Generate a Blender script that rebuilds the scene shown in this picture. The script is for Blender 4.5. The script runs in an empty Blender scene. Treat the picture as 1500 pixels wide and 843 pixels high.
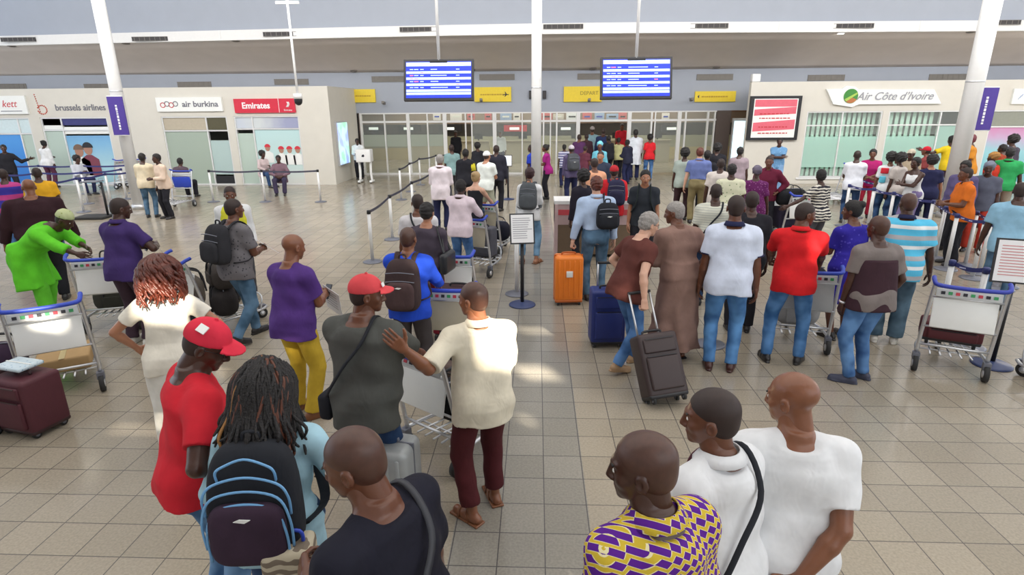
import bpy, math, random
import numpy as np
from math import sin, cos, radians, pi, sqrt, atan2
from mathutils import Vector, Matrix
random.seed(7)
S = bpy.context.scene
COL = S.collection

# ------------------------------------------------------------------ camera
FPX, CAMH = 850.0, 2.72
PITCH, YAW, ROLL = radians(17.4), radians(2.5), radians(-0.45)
FW = np.array([-sin(YAW)*cos(PITCH), cos(YAW)*cos(PITCH), -sin(PITCH)])
_r = np.array([cos(YAW), sin(YAW), 0.0]); _u = np.cross(_r, FW)
RT = _r*cos(ROLL)+_u*sin(ROLL); UP = -_r*sin(ROLL)+_u*cos(ROLL)
CC = np.array([0.0, 0.0, CAMH])
cd = bpy.data.cameras.new('camera'); cam = bpy.data.objects.new('camera', cd); COL.objects.link(cam)
cd.sensor_fit = 'HORIZONTAL'; cd.sensor_width = 36.0; cd.lens = FPX/1500*36.0
cd.clip_start = 0.05; cd.clip_end = 200
cam.matrix_world = Matrix(((RT[0], UP[0], -FW[0], 0), (RT[1], UP[1], -FW[1], 0), (RT[2], UP[2], -FW[2], CAMH), (0, 0, 0, 1)))
S.camera = cam
def ray(px, py): return FW+RT*(px-750)/FPX-UP*(py-421.5)/FPX
def G(px, py, z=0.0):
    r = ray(px, py); t = (z-CAMH)/r[2]; return CC+r*t
def WY(px, py, y):
    r = ray(px, py); return CC+r*(y/r[1])

# ------------------------------------------------------------------ light
S.view_settings.view_transform = 'Standard'; S.view_settings.look = 'None'
S.view_settings.gamma = 1.0; S.view_settings.use_curve_mapping = False
S.view_settings.exposure = 0.1
w = bpy.data.worlds.new('sky'); S.world = w; w.use_nodes = True
w.node_tree.nodes['Background'].inputs[0].default_value = (0.80, 0.88, 1.0, 1)
w.node_tree.nodes['Background'].inputs[1].default_value = 1.5
SUN_EL, SUN_AZ = radians(33), radians(28)     # sun stands behind the camera, to its right
SUND = np.array([sin(SUN_AZ)*cos(SUN_EL), -cos(SUN_AZ)*cos(SUN_EL), sin(SUN_EL)])  # towards the sun
ld = bpy.data.lights.new('sun', 'SUN'); ld.energy = 17.0; ld.angle = radians(0.8); ld.color = (1.0, 0.90, 0.74)
lo = bpy.data.objects.new('sun', ld); COL.objects.link(lo)
lo.rotation_euler = Vector(SUND).to_track_quat('Z', 'Y').to_euler()
def area(name, loc, rot, sx, sy, e, col):
    l = bpy.data.lights.new(name, 'AREA'); l.shape = 'RECTANGLE'; l.size = sx; l.size_y = sy; l.energy = e; l.color = col
    o = bpy.data.objects.new(name, l); COL.objects.link(o); o.location = loc; o.rotation_euler = rot; return o
area('hall_fill', (2, 5, 8.2), (0, 0, 0), 30, 12, 1250, (1.0, 0.98, 0.96))  # unseen area lamp added for the general light of the hall
area('hall_fill', (0, 12.5, 7.2), (radians(58), 0, 0), 40, 3, 1900, (1.0, 0.98, 0.96))  # unseen lamp added to brighten the far wall, fascia and offices
area('facade_daylight', (5, -2.8, 4.5), (radians(84), 0, radians(12)), 20, 5, 420, (0.90, 0.95, 1.0))
area('inner_hall_light', (0.5, 29, 3.3), (0, 0, 0), 16, 5, 420, (1.0, 0.95, 0.82))

# ------------------------------------------------------------------ materials
MATS = {}
def nodes_mat(name):
    m = bpy.data.materials.new(name); m.use_nodes = True
    return m, m.node_tree, m.node_tree.nodes['Principled BSDF']
def rgba(c): return (c[0], c[1], c[2], 1)
def mat(name, c, rough=0.5, metal=0.0, var=0.06, scale=12.0, bump=0.0, emit=0.0, spec=0.5, bscale=None):
    if name in MATS: return MATS[name]
    m, t, b = nodes_mat(name)
    tc = t.nodes.new('ShaderNodeTexCoord'); nz = t.nodes.new('ShaderNodeTexNoise'); nz.inputs['Scale'].default_value = scale
    nz.inputs['Detail'].default_value = 4
    t.links.new(tc.outputs['Object'], nz.inputs['Vector'])
    mx = t.nodes.new('ShaderNodeMix'); mx.data_type = 'RGBA'
    mx.inputs['A'].default_value = rgba([max(0, v*(1-var*1.6)) for v in c]); mx.inputs['B'].default_value = rgba([min(1, v*(1+var*1.6)) for v in c])
    t.links.new(nz.outputs['Fac'], mx.inputs['Factor']); t.links.new(mx.outputs['Result'], b.inputs['Base Color'])
    b.inputs['Roughness'].default_value = rough; b.inputs['Metallic'].default_value = metal
    b.inputs['Specular IOR Level'].default_value = spec
    if bump:
        bp = t.nodes.new('ShaderNodeBump'); bp.inputs['Strength'].default_value = bump; bp.inputs['Distance'].default_value = 0.01
        n2 = t.nodes.new('ShaderNodeTexNoise'); n2.inputs['Scale'].default_value = bscale or scale*1.5; n2.inputs['Detail'].default_value = 3
        t.links.new(tc.outputs['Object'], n2.inputs['Vector'])
        t.links.new(n2.outputs['Fac'], bp.inputs['Height']); t.links.new(bp.outputs['Normal'], b.inputs['Normal'])
    if emit:
        t.links.new(mx.outputs['Result'], b.inputs['Emission Color']); b.inputs['Emission Strength'].default_value = emit
    MATS[name] = m; return m
def fab(c, pat='plain', c2=None, c3=None, sc=1.0, rough=0.85):
    key = 'cloth_%s_%s' % (pat, '_'.join('%02x%02x%02x' % tuple(int(max(0, min(1, v))*255) for v in k) for k in (c, c2, c3) if k)) + ('_%g' % sc)
    if key in MATS: return MATS[key]
    m, t, b = nodes_mat(key)
    N = t.nodes; L = t.links
    tc = N.new('ShaderNodeTexCoord'); nz = N.new('ShaderNodeTexNoise'); nz.inputs['Scale'].default_value = 9; nz.inputs['Detail'].default_value = 3
    L.new(tc.outputs['Object'], nz.inputs['Vector'])
    def ramp(stops, interp='CONSTANT'):
        r = N.new('ShaderNodeValToRGB'); r.color_ramp.interpolation = interp
        e = r.color_ramp.elements
        while len(e) < len(stops): e.new(0.5)
        for k, (p, col) in enumerate(stops): e[k].position = p; e[k].color = rgba(col)
        return r
    base = None
    if pat == 'plain':
        base = ramp([(0.3, [v*0.88 for v in c]), (0.75, [min(1, v*1.1) for v in c])], 'LINEAR'); L.new(nz.outputs['Fac'], base.inputs[0])
    elif pat == 'denim':
        n2 = N.new('ShaderNodeTexNoise'); n2.inputs['Scale'].default_value = 5; L.new(tc.outputs['Object'], n2.inputs['Vector'])
        base = ramp([(0.35, [v*0.6 for v in c]), (0.62, c2 or [min(1, v*1.5+.03) for v in c])], 'LINEAR'); L.new(n2.outputs['Fac'], base.inputs[0])
    elif pat in ('stripes', 'pinstripes'):
        sp = N.new('ShaderNodeSeparateXYZ'); L.new(tc.outputs['Object'], sp.inputs[0])
        mt = N.new('ShaderNodeMath'); mt.operation = 'MULTIPLY'; mt.inputs[1].default_value = sc; L.new(sp.outputs['Z'], mt.inputs[0])
        fr = N.new('ShaderNodeMath'); fr.operation = 'FRACT'; L.new(mt.outputs[0], fr.inputs[0])
        if pat == 'stripes' and c3: base = ramp([(0.0, c), (0.32, c2), (0.5, c), (0.78, c3)])
        elif pat == 'stripes': base = ramp([(0.0, c), (0.6, c2)])
        else: base = ramp([(0.0, c), (0.8, c2)])
        L.new(fr.outputs[0], base.inputs[0])
    elif pat == 'zebra':
        wv = N.new('ShaderNodeTexWave'); wv.bands_direction = 'Z'; wv.inputs['Scale'].default_value = 6*sc; wv.inputs['Distortion'].default_value = 4; wv.inputs['Detail Scale'].default_value = 1.5
        L.new(tc.outputs['Object'], wv.inputs['Vector']); base = ramp([(0.0, c), (0.5, c2)]); L.new(wv.outputs['Fac'], base.inputs[0])
    elif pat == 'print':
        vo = N.new('ShaderNodeTexVoronoi'); vo.inputs['Scale'].default_value = 22*sc; L.new(tc.outputs['Object'], vo.inputs['Vector'])
        base = ramp([(0.0, c2), (0.22, c), (0.8, c3 or c)]); L.new(vo.outputs['Distance'], base.inputs[0])
    elif pat == 'harlequin':
        sp = N.new('ShaderNodeSeparateXYZ'); L.new(tc.outputs['Object'], sp.inputs[0])
        a = N.new('ShaderNodeMath'); a.operation = 'MULTIPLY'; a.inputs[1].default_value = 22*sc; L.new(sp.outputs['Z'], a.inputs[0])
        fl = N.new('ShaderNodeMath'); fl.operation = 'FLOOR'; L.new(a.outputs[0], fl.inputs[0])
        frz = N.new('ShaderNodeMath'); frz.operation = 'FRACT'; L.new(a.outputs[0], frz.inputs[0])
        ad = N.new('ShaderNodeMath'); ad.operation = 'ADD'; L.new(sp.outputs['X'], ad.inputs[0])
        yy = N.new('ShaderNodeMath'); yy.operation = 'MULTIPLY'; yy.inputs[1].default_value = 0.9; L.new(sp.outputs['Y'], yy.inputs[0]); L.new(yy.outputs[0], ad.inputs[1])
        mx = N.new('ShaderNodeMath'); mx.operation = 'MULTIPLY'; mx.inputs[1].default_value = 17*sc; L.new(ad.outputs[0], mx.inputs[0])
        h = N.new('ShaderNodeMath'); h.operation = 'MULTIPLY_ADD'; h.inputs[1].default_value = 0.5; L.new(fl.outputs[0], h.inputs[0]); L.new(mx.outputs[0], h.inputs[2])
        fr = N.new('ShaderNodeMath'); fr.operation = 'FRACT'; L.new(h.outputs[0], fr.inputs[0])
        # leaf shape: |fract-.5| compared with a parabola over the row
        s1 = N.new('ShaderNodeMath'); s1.operation = 'SUBTRACT'; s1.inputs[1].default_value = 0.5; L.new(fr.outputs[0], s1.inputs[0])
        s2 = N.new('ShaderNodeMath'); s2.operation = 'ABSOLUTE'; L.new(s1.outputs[0], s2.inputs[0])
        z1 = N.new('ShaderNodeMath'); z1.operation = 'SUBTRACT'; z1.inputs[1].default_value = 0.5; L.new(frz.outputs[0], z1.inputs[0])
        z2 = N.new('ShaderNodeMath'); z2.operation = 'ABSOLUTE'; L.new(z1.outputs[0], z2.inputs[0])
        sm = N.new('ShaderNodeMath'); sm.operation = 'ADD'; L.new(s2.outputs[0], sm.inputs[0]); L.new(z2.outputs[0], sm.inputs[1])
        nn = N.new('ShaderNodeMath'); nn.operation = 'MULTIPLY_ADD'; nn.inputs[1].default_value = 0.0; L.new(nz.outputs['Fac'], nn.inputs[0]); L.new(sm.outputs[0], nn.inputs[2])
        base = ramp([(0.0, c2), (0.50, c3), (0.57, c)]); L.new(nn.outputs[0], base.inputs[0])
    L.new(base.outputs[0], b.inputs['Base Color'])
    b.inputs['Roughness'].default_value = rough; b.inputs['Specular IOR Level'].default_value = 0.25
    bp = N.new('ShaderNodeBump'); bp.inputs['Strength'].default_value = 0.35; bp.inputs['Distance'].default_value = 0.02
    n3 = N.new('ShaderNodeTexNoise'); n3.inputs['Scale'].default_value = 11; n3.inputs['Detail'].default_value = 2; n3.inputs['Distortion'].default_value = 0.8
    mp = N.new('ShaderNodeMapping'); mp.inputs['Scale'].default_value = (1, 1, 0.6); L.new(tc.outputs['Object'], mp.inputs[0]); L.new(mp.outputs[0], n3.inputs['Vector'])
    L.new(n3.outputs['Fac'], bp.inputs['Height']); L.new(bp.outputs['Normal'], b.inputs['Normal'])
    MATS[key] = m; return m
def skin(k):
    tones = {'d': (0.060, 0.024, 0.015), 'm': (0.135, 0.050, 0.026), 'b': (0.215, 0.082, 0.040), 'l': (0.38, 0.17, 0.095), 'w': (0.64, 0.37, 0.26)}
    return mat('skin_'+{'d': 'dark', 'm': 'brown', 'b': 'warm_brown', 'l': 'light_brown', 'w': 'fair'}[k], tones[k], 0.31, var=0.12, scale=14, bump=0.05, spec=0.5, bscale=90)

M_WHITE = mat('white_paint', (0.80, 0.80, 0.79), 0.45, var=0.02)
M_STEEL = mat('brushed_steel', (0.66, 0.67, 0.69), 0.32, 0.75, var=0.05, scale=30)
M_STEELD = mat('grey_steel_base', (0.20, 0.21, 0.25), 0.45, 0.5)
M_BLACK = mat('black_plastic', (0.015, 0.015, 0.018), 0.45)
M_RUB = mat('black_rubber', (0.03, 0.03, 0.03), 0.8)
M_BLUE = mat('blue_plastic', (0.03, 0.07, 0.50), 0.4)
M_BELT = mat('navy_belt_webbing', (0.035, 0.04, 0.17), 0.7)
M_BELTD = mat('dark_belt_webbing', (0.05, 0.05, 0.08), 0.7)
M_PANEL = mat('white_advert_panel', (0.84, 0.85, 0.82), 0.35, var=0.02)
M_ALU = mat('aluminium_frame', (0.74, 0.74, 0.73), 0.4, 0.2, var=0.03)
M_PAPER = mat('white_paper', (0.86, 0.86, 0.86), 0.6, var=0.01)
M_INK = mat('dark_ink', (0.03, 0.03, 0.04), 0.7)
M_HAIR = mat('black_hair', (0.012, 0.010, 0.010), 0.6, var=0.3, scale=60, bump=0.8, bscale=120)
M_BUZZ = mat('shaved_hair', (0.028, 0.015, 0.012), 0.6, var=0.2, scale=40)
M_STUB = mat('faint_stubble', (0.075, 0.032, 0.021), 0.4, var=0.2, scale=40)
M_GREYH = mat('grey_hair', (0.30, 0.28, 0.26), 0.7, var=0.3, scale=50, bump=0.6)
M_BROWNH = mat('chestnut_hair', (0.10, 0.022, 0.012), 0.34, var=0.7, scale=22, bump=0.6, bscale=60)
M_BLOND = mat('blond_hair', (0.42, 0.28, 0.13), 0.5, var=0.3, scale=40, bump=0.5)
M_EYEW = mat('eye_white', (0.75, 0.72, 0.68), 0.2, var=0.0)
M_LIP = mat('lips', (0.16, 0.05, 0.045), 0.4)

# ------------------------------------------------------------------ mesh building
class MB:
    def __init__(s): s.v = []; s.f = []; s.m = []; s.sm = []
    def add(s, vs, fs, mi=0, smooth=False):
        o = len(s.v); s.v += [tuple(map(float, q)) for q in vs]
        for f in fs: s.f.append([o+i for i in f]); s.m.append(mi); s.sm.append(smooth)
    def box(s, c, d, mi=0, R=None):
        hx, hy, hz = d[0]/2, d[1]/2, d[2]/2
        vs = [(x, y, z) for x in (-hx, hx) for y in (-hy, hy) for z in (-hz, hz)]
        if R is not None: vs = [tuple(R @ Vector(q)) for q in vs]
        vs = [(q[0]+c[0], q[1]+c[1], q[2]+c[2]) for q in vs]
        s.add(vs, [(0, 1, 3, 2), (4, 6, 7, 5), (0, 4, 5, 1), (2, 3, 7, 6), (0, 2, 6, 4), (1, 5, 7, 3)], mi); return s
    def bx(s, x0, x1, y0, y1, z0, z1, mi=0): return s.box(((x0+x1)/2, (y0+y1)/2, (z0+z1)/2), (x1-x0, y1-y0, z1-z0), mi)
    def rbox(s, c, d, r, mi=0, R=None, n=3, e=None):
        # box with every edge rounded by r (cube-sphere grid)
        hx, hy, hz = [q/2 for q in d]; r = min(r, hx*.99, hy*.99, hz*.99)
        seg = [-1.0]+[-cos(pi/2*k/n) for k in range(1, n)]+[0.0]
        vs = []; fs = []
        lat = 2*n; lon = 4*n
        # latitude rings with a split in the middle
        rings = [(-pi/2+pi/2*k/n, -1) for k in range(n+1)]+[(pi/2*k/n, 1) for k in range(n+1)]
        cols = []
        for qd in range(4):
            for k in range(n+1): cols.append((pi/2*qd+pi/2*k/n, qd))
        sg = [(1, 1), (-1, 1), (-1, -1), (1, -1)]
        for la, sz in rings:
            for lg, qd in cols:
                x = cos(la)*cos(lg)*r+sg[qd][0]*(hx-r); y = cos(la)*sin(lg)*r+sg[qd][1]*(hy-r); z = sin(la)*r+sz*(hz-r)
                q = Vector((x, y, z))
                if R is not None: q = R @ q
                vs.append((q[0]+c[0], q[1]+c[1], q[2]+c[2]))
        nc = len(cols)
        for i in range(len(rings)-1):
            for j in range(nc):
                k = (j+1) % nc; fs.append((i*nc+j, i*nc+k, (i+1)*nc+k, (i+1)*nc+j))
        fs.append(tuple(range(nc))[::-1]); fs.append(tuple((len(rings)-1)*nc+j for j in range(nc)))
        s.add(vs, fs, mi, True); return s
    def tube(s, pts, r, n=8, mi=0, flat=None, caps=True, closed=False):
        P = [Vector(q) for q in pts]; L = len(P); vs = []; fs = []
        rr = r if isinstance(r, (list, tuple)) else [r]*L
        nrm = None
        for i in range(L):
            if closed: t = P[(i+1) % L]-P[i-1]
            else: t = (P[min(i+1, L-1)]-P[max(i-1, 0)])
            t.normalize()
            if nrm is None:
                nrm = Vector((0, 0, 1)) if abs(t.z) < .9 else Vector((1, 0, 0))
            nrm = (nrm-t*nrm.dot(t))
            if nrm.length < 1e-6: nrm = Vector((1, 0, 0))-t*t.x
            nrm.normalize(); b = t.cross(nrm)
            for k in range(n):
                a = 2*pi*k/n; fx = rr[i]; fy = rr[i] if flat is None else rr[i]*flat
                vs.append(P[i]+nrm*cos(a)*fy+b*sin(a)*fx)
        m_ = L if closed else L-1
        for i in range(m_):
            for k in range(n):
                j = (k+1) % n; i2 = (i+1) % L
                fs.append((i*n+k, i*n+j, i2*n+j, i2*n+k))
        if caps and not closed: fs.append(tuple(range(n))[::-1]); fs.append(tuple((L-1)*n+k for k in range(n)))
        s.add(vs, fs, mi, n > 4); return s
    def lathe(s, prof, c=(0, 0, 0), n=20, mi=0, R=None):
        vs = []; fs = []
        for (r, z) in prof:
            for k in range(n):
                q = Vector((r*cos(2*pi*k/n), r*sin(2*pi*k/n), z))
                if R is not None: q = R @ q
                vs.append((q[0]+c[0], q[1]+c[1], q[2]+c[2]))
        for i in range(len(prof)-1):
            for k in range(n): j = (k+1) % n; fs.append((i*n+k, i*n+j, (i+1)*n+j, (i+1)*n+k))
        fs.append(tuple(range(n))[::-1]); fs.append(tuple((len(prof)-1)*n+k for k in range(n)))
        s.add(vs, fs, mi, True); return s
    def prism(s, poly, d, mi=0, F=None):
        # poly in (x,z), extruded along y by d; F maps a point
        n = len(poly); vs = [(x, 0, z) for x, z in poly]+[(x, d, z) for x, z in poly]
        if F: vs = [F(q) for q in vs]
        fs = [tuple(range(n)), tuple(range(2*n-1, n-1, -1))]+[(i, i+n, (i+1) % n+n, (i+1) % n) for i in range(n)]
        s.add(vs, fs, mi); return s
    def build(s, name, m, parent=None, loc=None, rot=None):
        me = bpy.data.meshes.new(name); me.from_pydata(s.v, [], s.f)
        for q in (m if isinstance(m, (list, tuple)) else [m]): me.materials.append(q)
        me.polygons.foreach_set('material_index', s.m); me.polygons.foreach_set('use_smooth', s.sm)
        me.update(); o = bpy.data.objects.new(name, me); COL.objects.link(o)
        if parent: o.parent = parent
        if loc is not None: o.location = loc
        if rot is not None: o.rotation_euler = rot
        return o
def tag(o, label=None, cat=None, group=None, kind=None):
    if label: o['label'] = label
    if cat: o['category'] = cat
    if group: o['group'] = group
    if kind: o['kind'] = kind
    return o
def empty(name, loc=(0, 0, 0), rz=0.0, label=None, cat=None, group=None, kind=None):
    o = bpy.data.objects.new(name, None); COL.objects.link(o); o.location = tuple(map(float, loc)); o.rotation_euler = (0, 0, rz); o.empty_display_size = .1
    return tag(o, label, cat, group, kind)
def dup(root, loc, rz, label=None, group=None):
    r = root.copy(); COL.objects.link(r); r.location = tuple(map(float, loc)); r.rotation_euler = (0, 0, rz)
    if label: r['label'] = label
    if group: r['group'] = group
    for ch in list(root.children):
        c = ch.copy(); COL.objects.link(c); c.parent = r
        for g in ch.children:
            d = g.copy(); COL.objects.link(d); d.parent = c
    return r
def text(txt, size, m, parent, loc, rot=(pi/2, 0, 0), name='lettering', shear=0.0, ext=0.004, align='CENTER', sx=1.0, bold=0.0):
    cu = bpy.data.curves.new(name, 'FONT'); cu.body = txt; cu.size = size; cu.extrude = ext; cu.align_x = align; cu.align_y = 'CENTER'; cu.shear = shear; cu.offset = bold; cu.resolution_u = 3
    to = bpy.data.objects.new(name, cu); COL.objects.link(to)
    me = bpy.data.meshes.new_from_object(to); bpy.data.objects.remove(to); bpy.data.curves.remove(cu)
    me.materials.clear(); me.materials.append(m)
    o = bpy.data.objects.new(name, me); COL.objects.link(o); o.parent = parent; o.location = loc; o.rotation_euler = rot; o.scale = (sx, 1, 1)
    return o
# ------------------------------------------------------------------ body fields: signed distances polygonised with surface nets
class Field:
    def __init__(s, lo, hi, h):
        s.h = h; s.o = np.array(lo, float)-h*1.5
        s.n = np.ceil((np.array(hi, float)+h*1.5-s.o)/h).astype(int)+1
        s.a = np.full(tuple(s.n), 0.5, np.float32)
    def sub(s, lo, hi):
        i0 = np.clip(np.floor((np.array(lo)-s.o)/s.h).astype(int), 0, s.n-1); i1 = np.clip(np.ceil((np.array(hi)-s.o)/s.h).astype(int)+1, 1, s.n)
        sl = tuple(slice(int(a), int(b)) for a, b in zip(i0, i1))
        ax = [(s.o[d]+s.h*np.arange(i0[d], i1[d])).astype(np.float32) for d in range(3)]
        X, Y, Z = np.meshgrid(*ax, indexing='ij', sparse=True)
        return sl, X, Y, Z
    def add(s, fn, lo, hi, k=0.02, sub=False):
        m = k+2.5*s.h
        sl, X, Y, Z = s.sub(np.array(lo)-m, np.array(hi)+m)
        a = s.a[sl]
        if a.size == 0: return
        d = fn(X, Y, Z)
        if sub:
            d = -d; q = np.maximum(k-np.abs(a-d), 0)/max(k, 1e-6); s.a[sl] = np.maximum(a, d)+q*q*k*0.25
        else:
            q = np.maximum(k-np.abs(a-d), 0)/max(k, 1e-6); s.a[sl] = np.minimum(a, d)-q*q*k*0.25
    def cone(s, p, q, r1, r2, k=0.02, end=False, start=False, sub=False):
        p = np.array(p, float); q = np.array(q, float); ab = q-p; L2 = float(ab@ab)+1e-12; L = sqrt(L2); u = ab/L
        def fn(X, Y, Z):
            x = X-p[0]; y = Y-p[1]; z = Z-p[2]
            t = np.clip((x*ab[0]+y*ab[1]+z*ab[2])/L2, 0, 1)
            d = np.sqrt((x-ab[0]*t)**2+(y-ab[1]*t)**2+(z-ab[2]*t)**2)-(r1+(r2-r1)*t)
            if end: d = np.maximum(d, (x*u[0]+y*u[1]+z*u[2])-L)
            if start: d = np.maximum(d, -(x*u[0]+y*u[1]+z*u[2]))
            return d
        r = max(r1, r2); s.add(fn, np.minimum(p, q)-r, np.maximum(p, q)+r, k, sub)
    def ell(s, c, r, k=0.02, R=None, sub=False):
        c = np.array(c, float); r = np.array(r, float); mr = float(r.min())
        def fn(X, Y, Z):
            x = X-c[0]; y = Y-c[1]; z = Z-c[2]
            if R is not None: x, y, z = (x*R[0][0]+y*R[0][1]+z*R[0][2], x*R[1][0]+y*R[1][1]+z*R[1][2], x*R[2][0]+y*R[2][1]+z*R[2][2])
            k0 = np.sqrt((x/r[0])**2+(y/r[1])**2+(z/r[2])**2); k1 = np.sqrt((x/r[0]**2)**2+(y/r[1]**2)**2+(z/r[2]**2)**2)+1e-6
            return k0*(k0-1)/k1
        m = float(r.max()) if R is not None else r
        s.add(fn, c-m, c+m, k, sub)
    def prof(s, O, R, Fd, A, T, a, b, oy, k=0.02, p=2.3, amp=0.0, ph=0.0, nf=7, tlo=None, thi=None):
        O = np.array(O, float); T = np.array(T, float)
        t0 = T[0] if tlo is None else tlo; t1 = T[-1] if thi is None else thi
        rad = max(max(a), max(b))+abs(amp)+max(abs(np.array(oy)))
        e0 = O+A*t0; e1 = O+A*t1
        def fn(X, Y, Z):
            x = X-O[0]; y = Y-O[1]; z = Z-O[2]
            t = x*A[0]+y*A[1]+z*A[2]; u = x*R[0]+y*R[1]+z*R[2]; v = x*Fd[0]+y*Fd[1]+z*Fd[2]
            aa = np.interp(t, T, a).astype(np.float32); bb = np.interp(t, T, b).astype(np.float32); v = v-np.interp(t, T, oy).astype(np.float32)
            q = (np.abs(u/aa)**p+np.abs(v/bb)**p)**(1/p)
            d = (q-1)*np.minimum(aa, bb)
            if amp:
                th = np.arctan2(v, u); f = np.clip((t1-t)/(t1-t0), 0, 1)
                d = d+amp*f*np.sin(nf*th+ph+3*np.sin(t*4+ph))
            return np.maximum(d, np.maximum(t0-t, t-t1))
        s.add(fn, np.minimum(e0, e1)-rad, np.maximum(e0, e1)+rad, k)
    def cut(s, n, c):
        n = np.array(n, float); sl, X, Y, Z = s.sub(s.o, s.o+s.n*s.h)
        s.a = np.maximum(s.a, (X*n[0]+Y*n[1]+Z*n[2]-c).astype(np.float32))
    def wrinkle(s, amp, ph=0.0, fr=1.0):
        sl, X, Y, Z = s.sub(s.o, s.o+s.n*s.h)
        X = X*fr; Y = Y*fr; Z = Z*fr
        w1 = np.sin(23*X+11*Z+ph+2.0*np.sin(9*Y+7*Z+ph)); w2 = np.sin(31*Z+17*Y-13*X+1.7*ph+2.2*np.sin(8*X+5*Z))
        s.a = s.a+(amp*(w1*0.6+w2*0.7)).astype(np.float32)
    def mesh(s):
        f = s.a; neg = f < 0
        nx, ny, nz = f.shape
        c = np.zeros((nx-1, ny-1, nz-1), np.uint8)
        for i in (0, 1):
            for j in (0, 1):
                for k in (0, 1): c += neg[i:nx-1+i, j:ny-1+j, k:nz-1+k]
        mask = (c > 0) & (c < 8); I = np.argwhere(mask)
        if len(I) == 0: return np.zeros((0, 3)), np.zeros((0, 4), int)
        cor = [(i, j, k) for i in (0, 1) for j in (0, 1) for k in (0, 1)]
        V = np.stack([f[I[:, 0]+a, I[:, 1]+b, I[:, 2]+d] for a, b, d in cor], 1)
        acc = np.zeros((len(I), 3)); cnt = np.zeros(len(I))
        for i, ca in enumerate(cor):
            for j, cb in enumerate(cor):
                if j > i and sum(abs(x-y) for x, y in zip(ca, cb)) == 1:
                    fa, fb = V[:, i], V[:, j]; cr = (fa < 0) != (fb < 0)
                    t = np.where(cr, fa/np.where(cr, fa-fb, 1), 0)
                    pos = np.array(ca)[None]+t[:, None]*(np.array(cb)-np.array(ca))[None]
                    acc += pos*cr[:, None]; cnt += cr
        P = (I+acc/cnt[:, None])*s.h+s.o
        idx = np.full(mask.shape, -1, np.int64); idx[mask] = np.arange(len(I))
        Q = []
        for ax in range(3):
            sh = [slice(None)]*3; s1 = list(sh); s2 = list(sh); s1[ax] = slice(0, -1); s2[ax] = slice(1, None)
            e = neg[tuple(s1)] != neg[tuple(s2)]
            b, d = [q for q in range(3) if q != ax]
            E = np.argwhere(e); E = E[(E[:, b] > 0) & (E[:, d] > 0) & (E[:, b] < f.shape[b]-1) & (E[:, d] < f.shape[d]-1)]
            if len(E) == 0: continue
            st = neg[tuple(E.T)]
            def cell(ob, od):
                q = E.copy(); q[:, b] += ob; q[:, d] += od; return idx[tuple(q.T)]
            quad = np.stack([cell(-1, -1), cell(0, -1), cell(0, 0), cell(-1, 0)], 1)
            flip = st if ax != 1 else ~st
            quad[~flip] = quad[~flip][:, ::-1]
            Q.append(quad)
        Q = np.concatenate(Q); return P, Q
class Pieces:
    def __init__(s): s.v = []; s.q = []; s.m = []; s.n = 0
    def add(s, v, q, mi=0):
        if len(v) == 0: return
        s.v.append(np.asarray(v, float)); s.q.append(np.asarray(q)+s.n); s.m.append(np.full(len(q), mi)); s.n += len(v)
    def build(s, name, mats, parent):
        v = np.concatenate(s.v).astype(np.float32); q = np.concatenate(s.q); m = np.concatenate(s.m)
        me = bpy.data.meshes.new(name); me.vertices.add(len(v)); me.vertices.foreach_set('co', v.ravel())
        me.loops.add(q.size); me.loops.foreach_set('vertex_index', q.ravel().astype(np.int32))
        me.polygons.add(len(q)); me.polygons.foreach_set('loop_start', np.arange(0, q.size, 4, dtype=np.int32))
        me.polygons.foreach_set('material_index', m.astype(np.int32)); me.polygons.foreach_set('use_smooth', np.ones(len(q), bool))
        for k in (mats if isinstance(mats, (list, tuple)) else [mats]): me.materials.append(k)
        me.update(calc_edges=True)
        o = bpy.data.objects.new(name, me); COL.objects.link(o); o.parent = parent; return o
def nrm(v): v = np.array(v, float); return v/(np.linalg.norm(v)+1e-9)
def sphere_piece(c, r, n=8):
    P = []; Q = []
    for i in range(n+1):
        la = -pi/2+pi*i/n
        for j in range(2*n): lg = pi*j/n; P.append((c[0]+r[0]*cos(la)*cos(lg), c[1]+r[1]*cos(la)*sin(lg), c[2]+r[2]*sin(la)))
    for i in range(n):
        for j in range(2*n): k = (j+1) % (2*n); Q.append((i*2*n+j, i*2*n+k, (i+1)*2*n+k, (i+1)*2*n+j))
    return np.array(P), np.array(Q)

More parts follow.
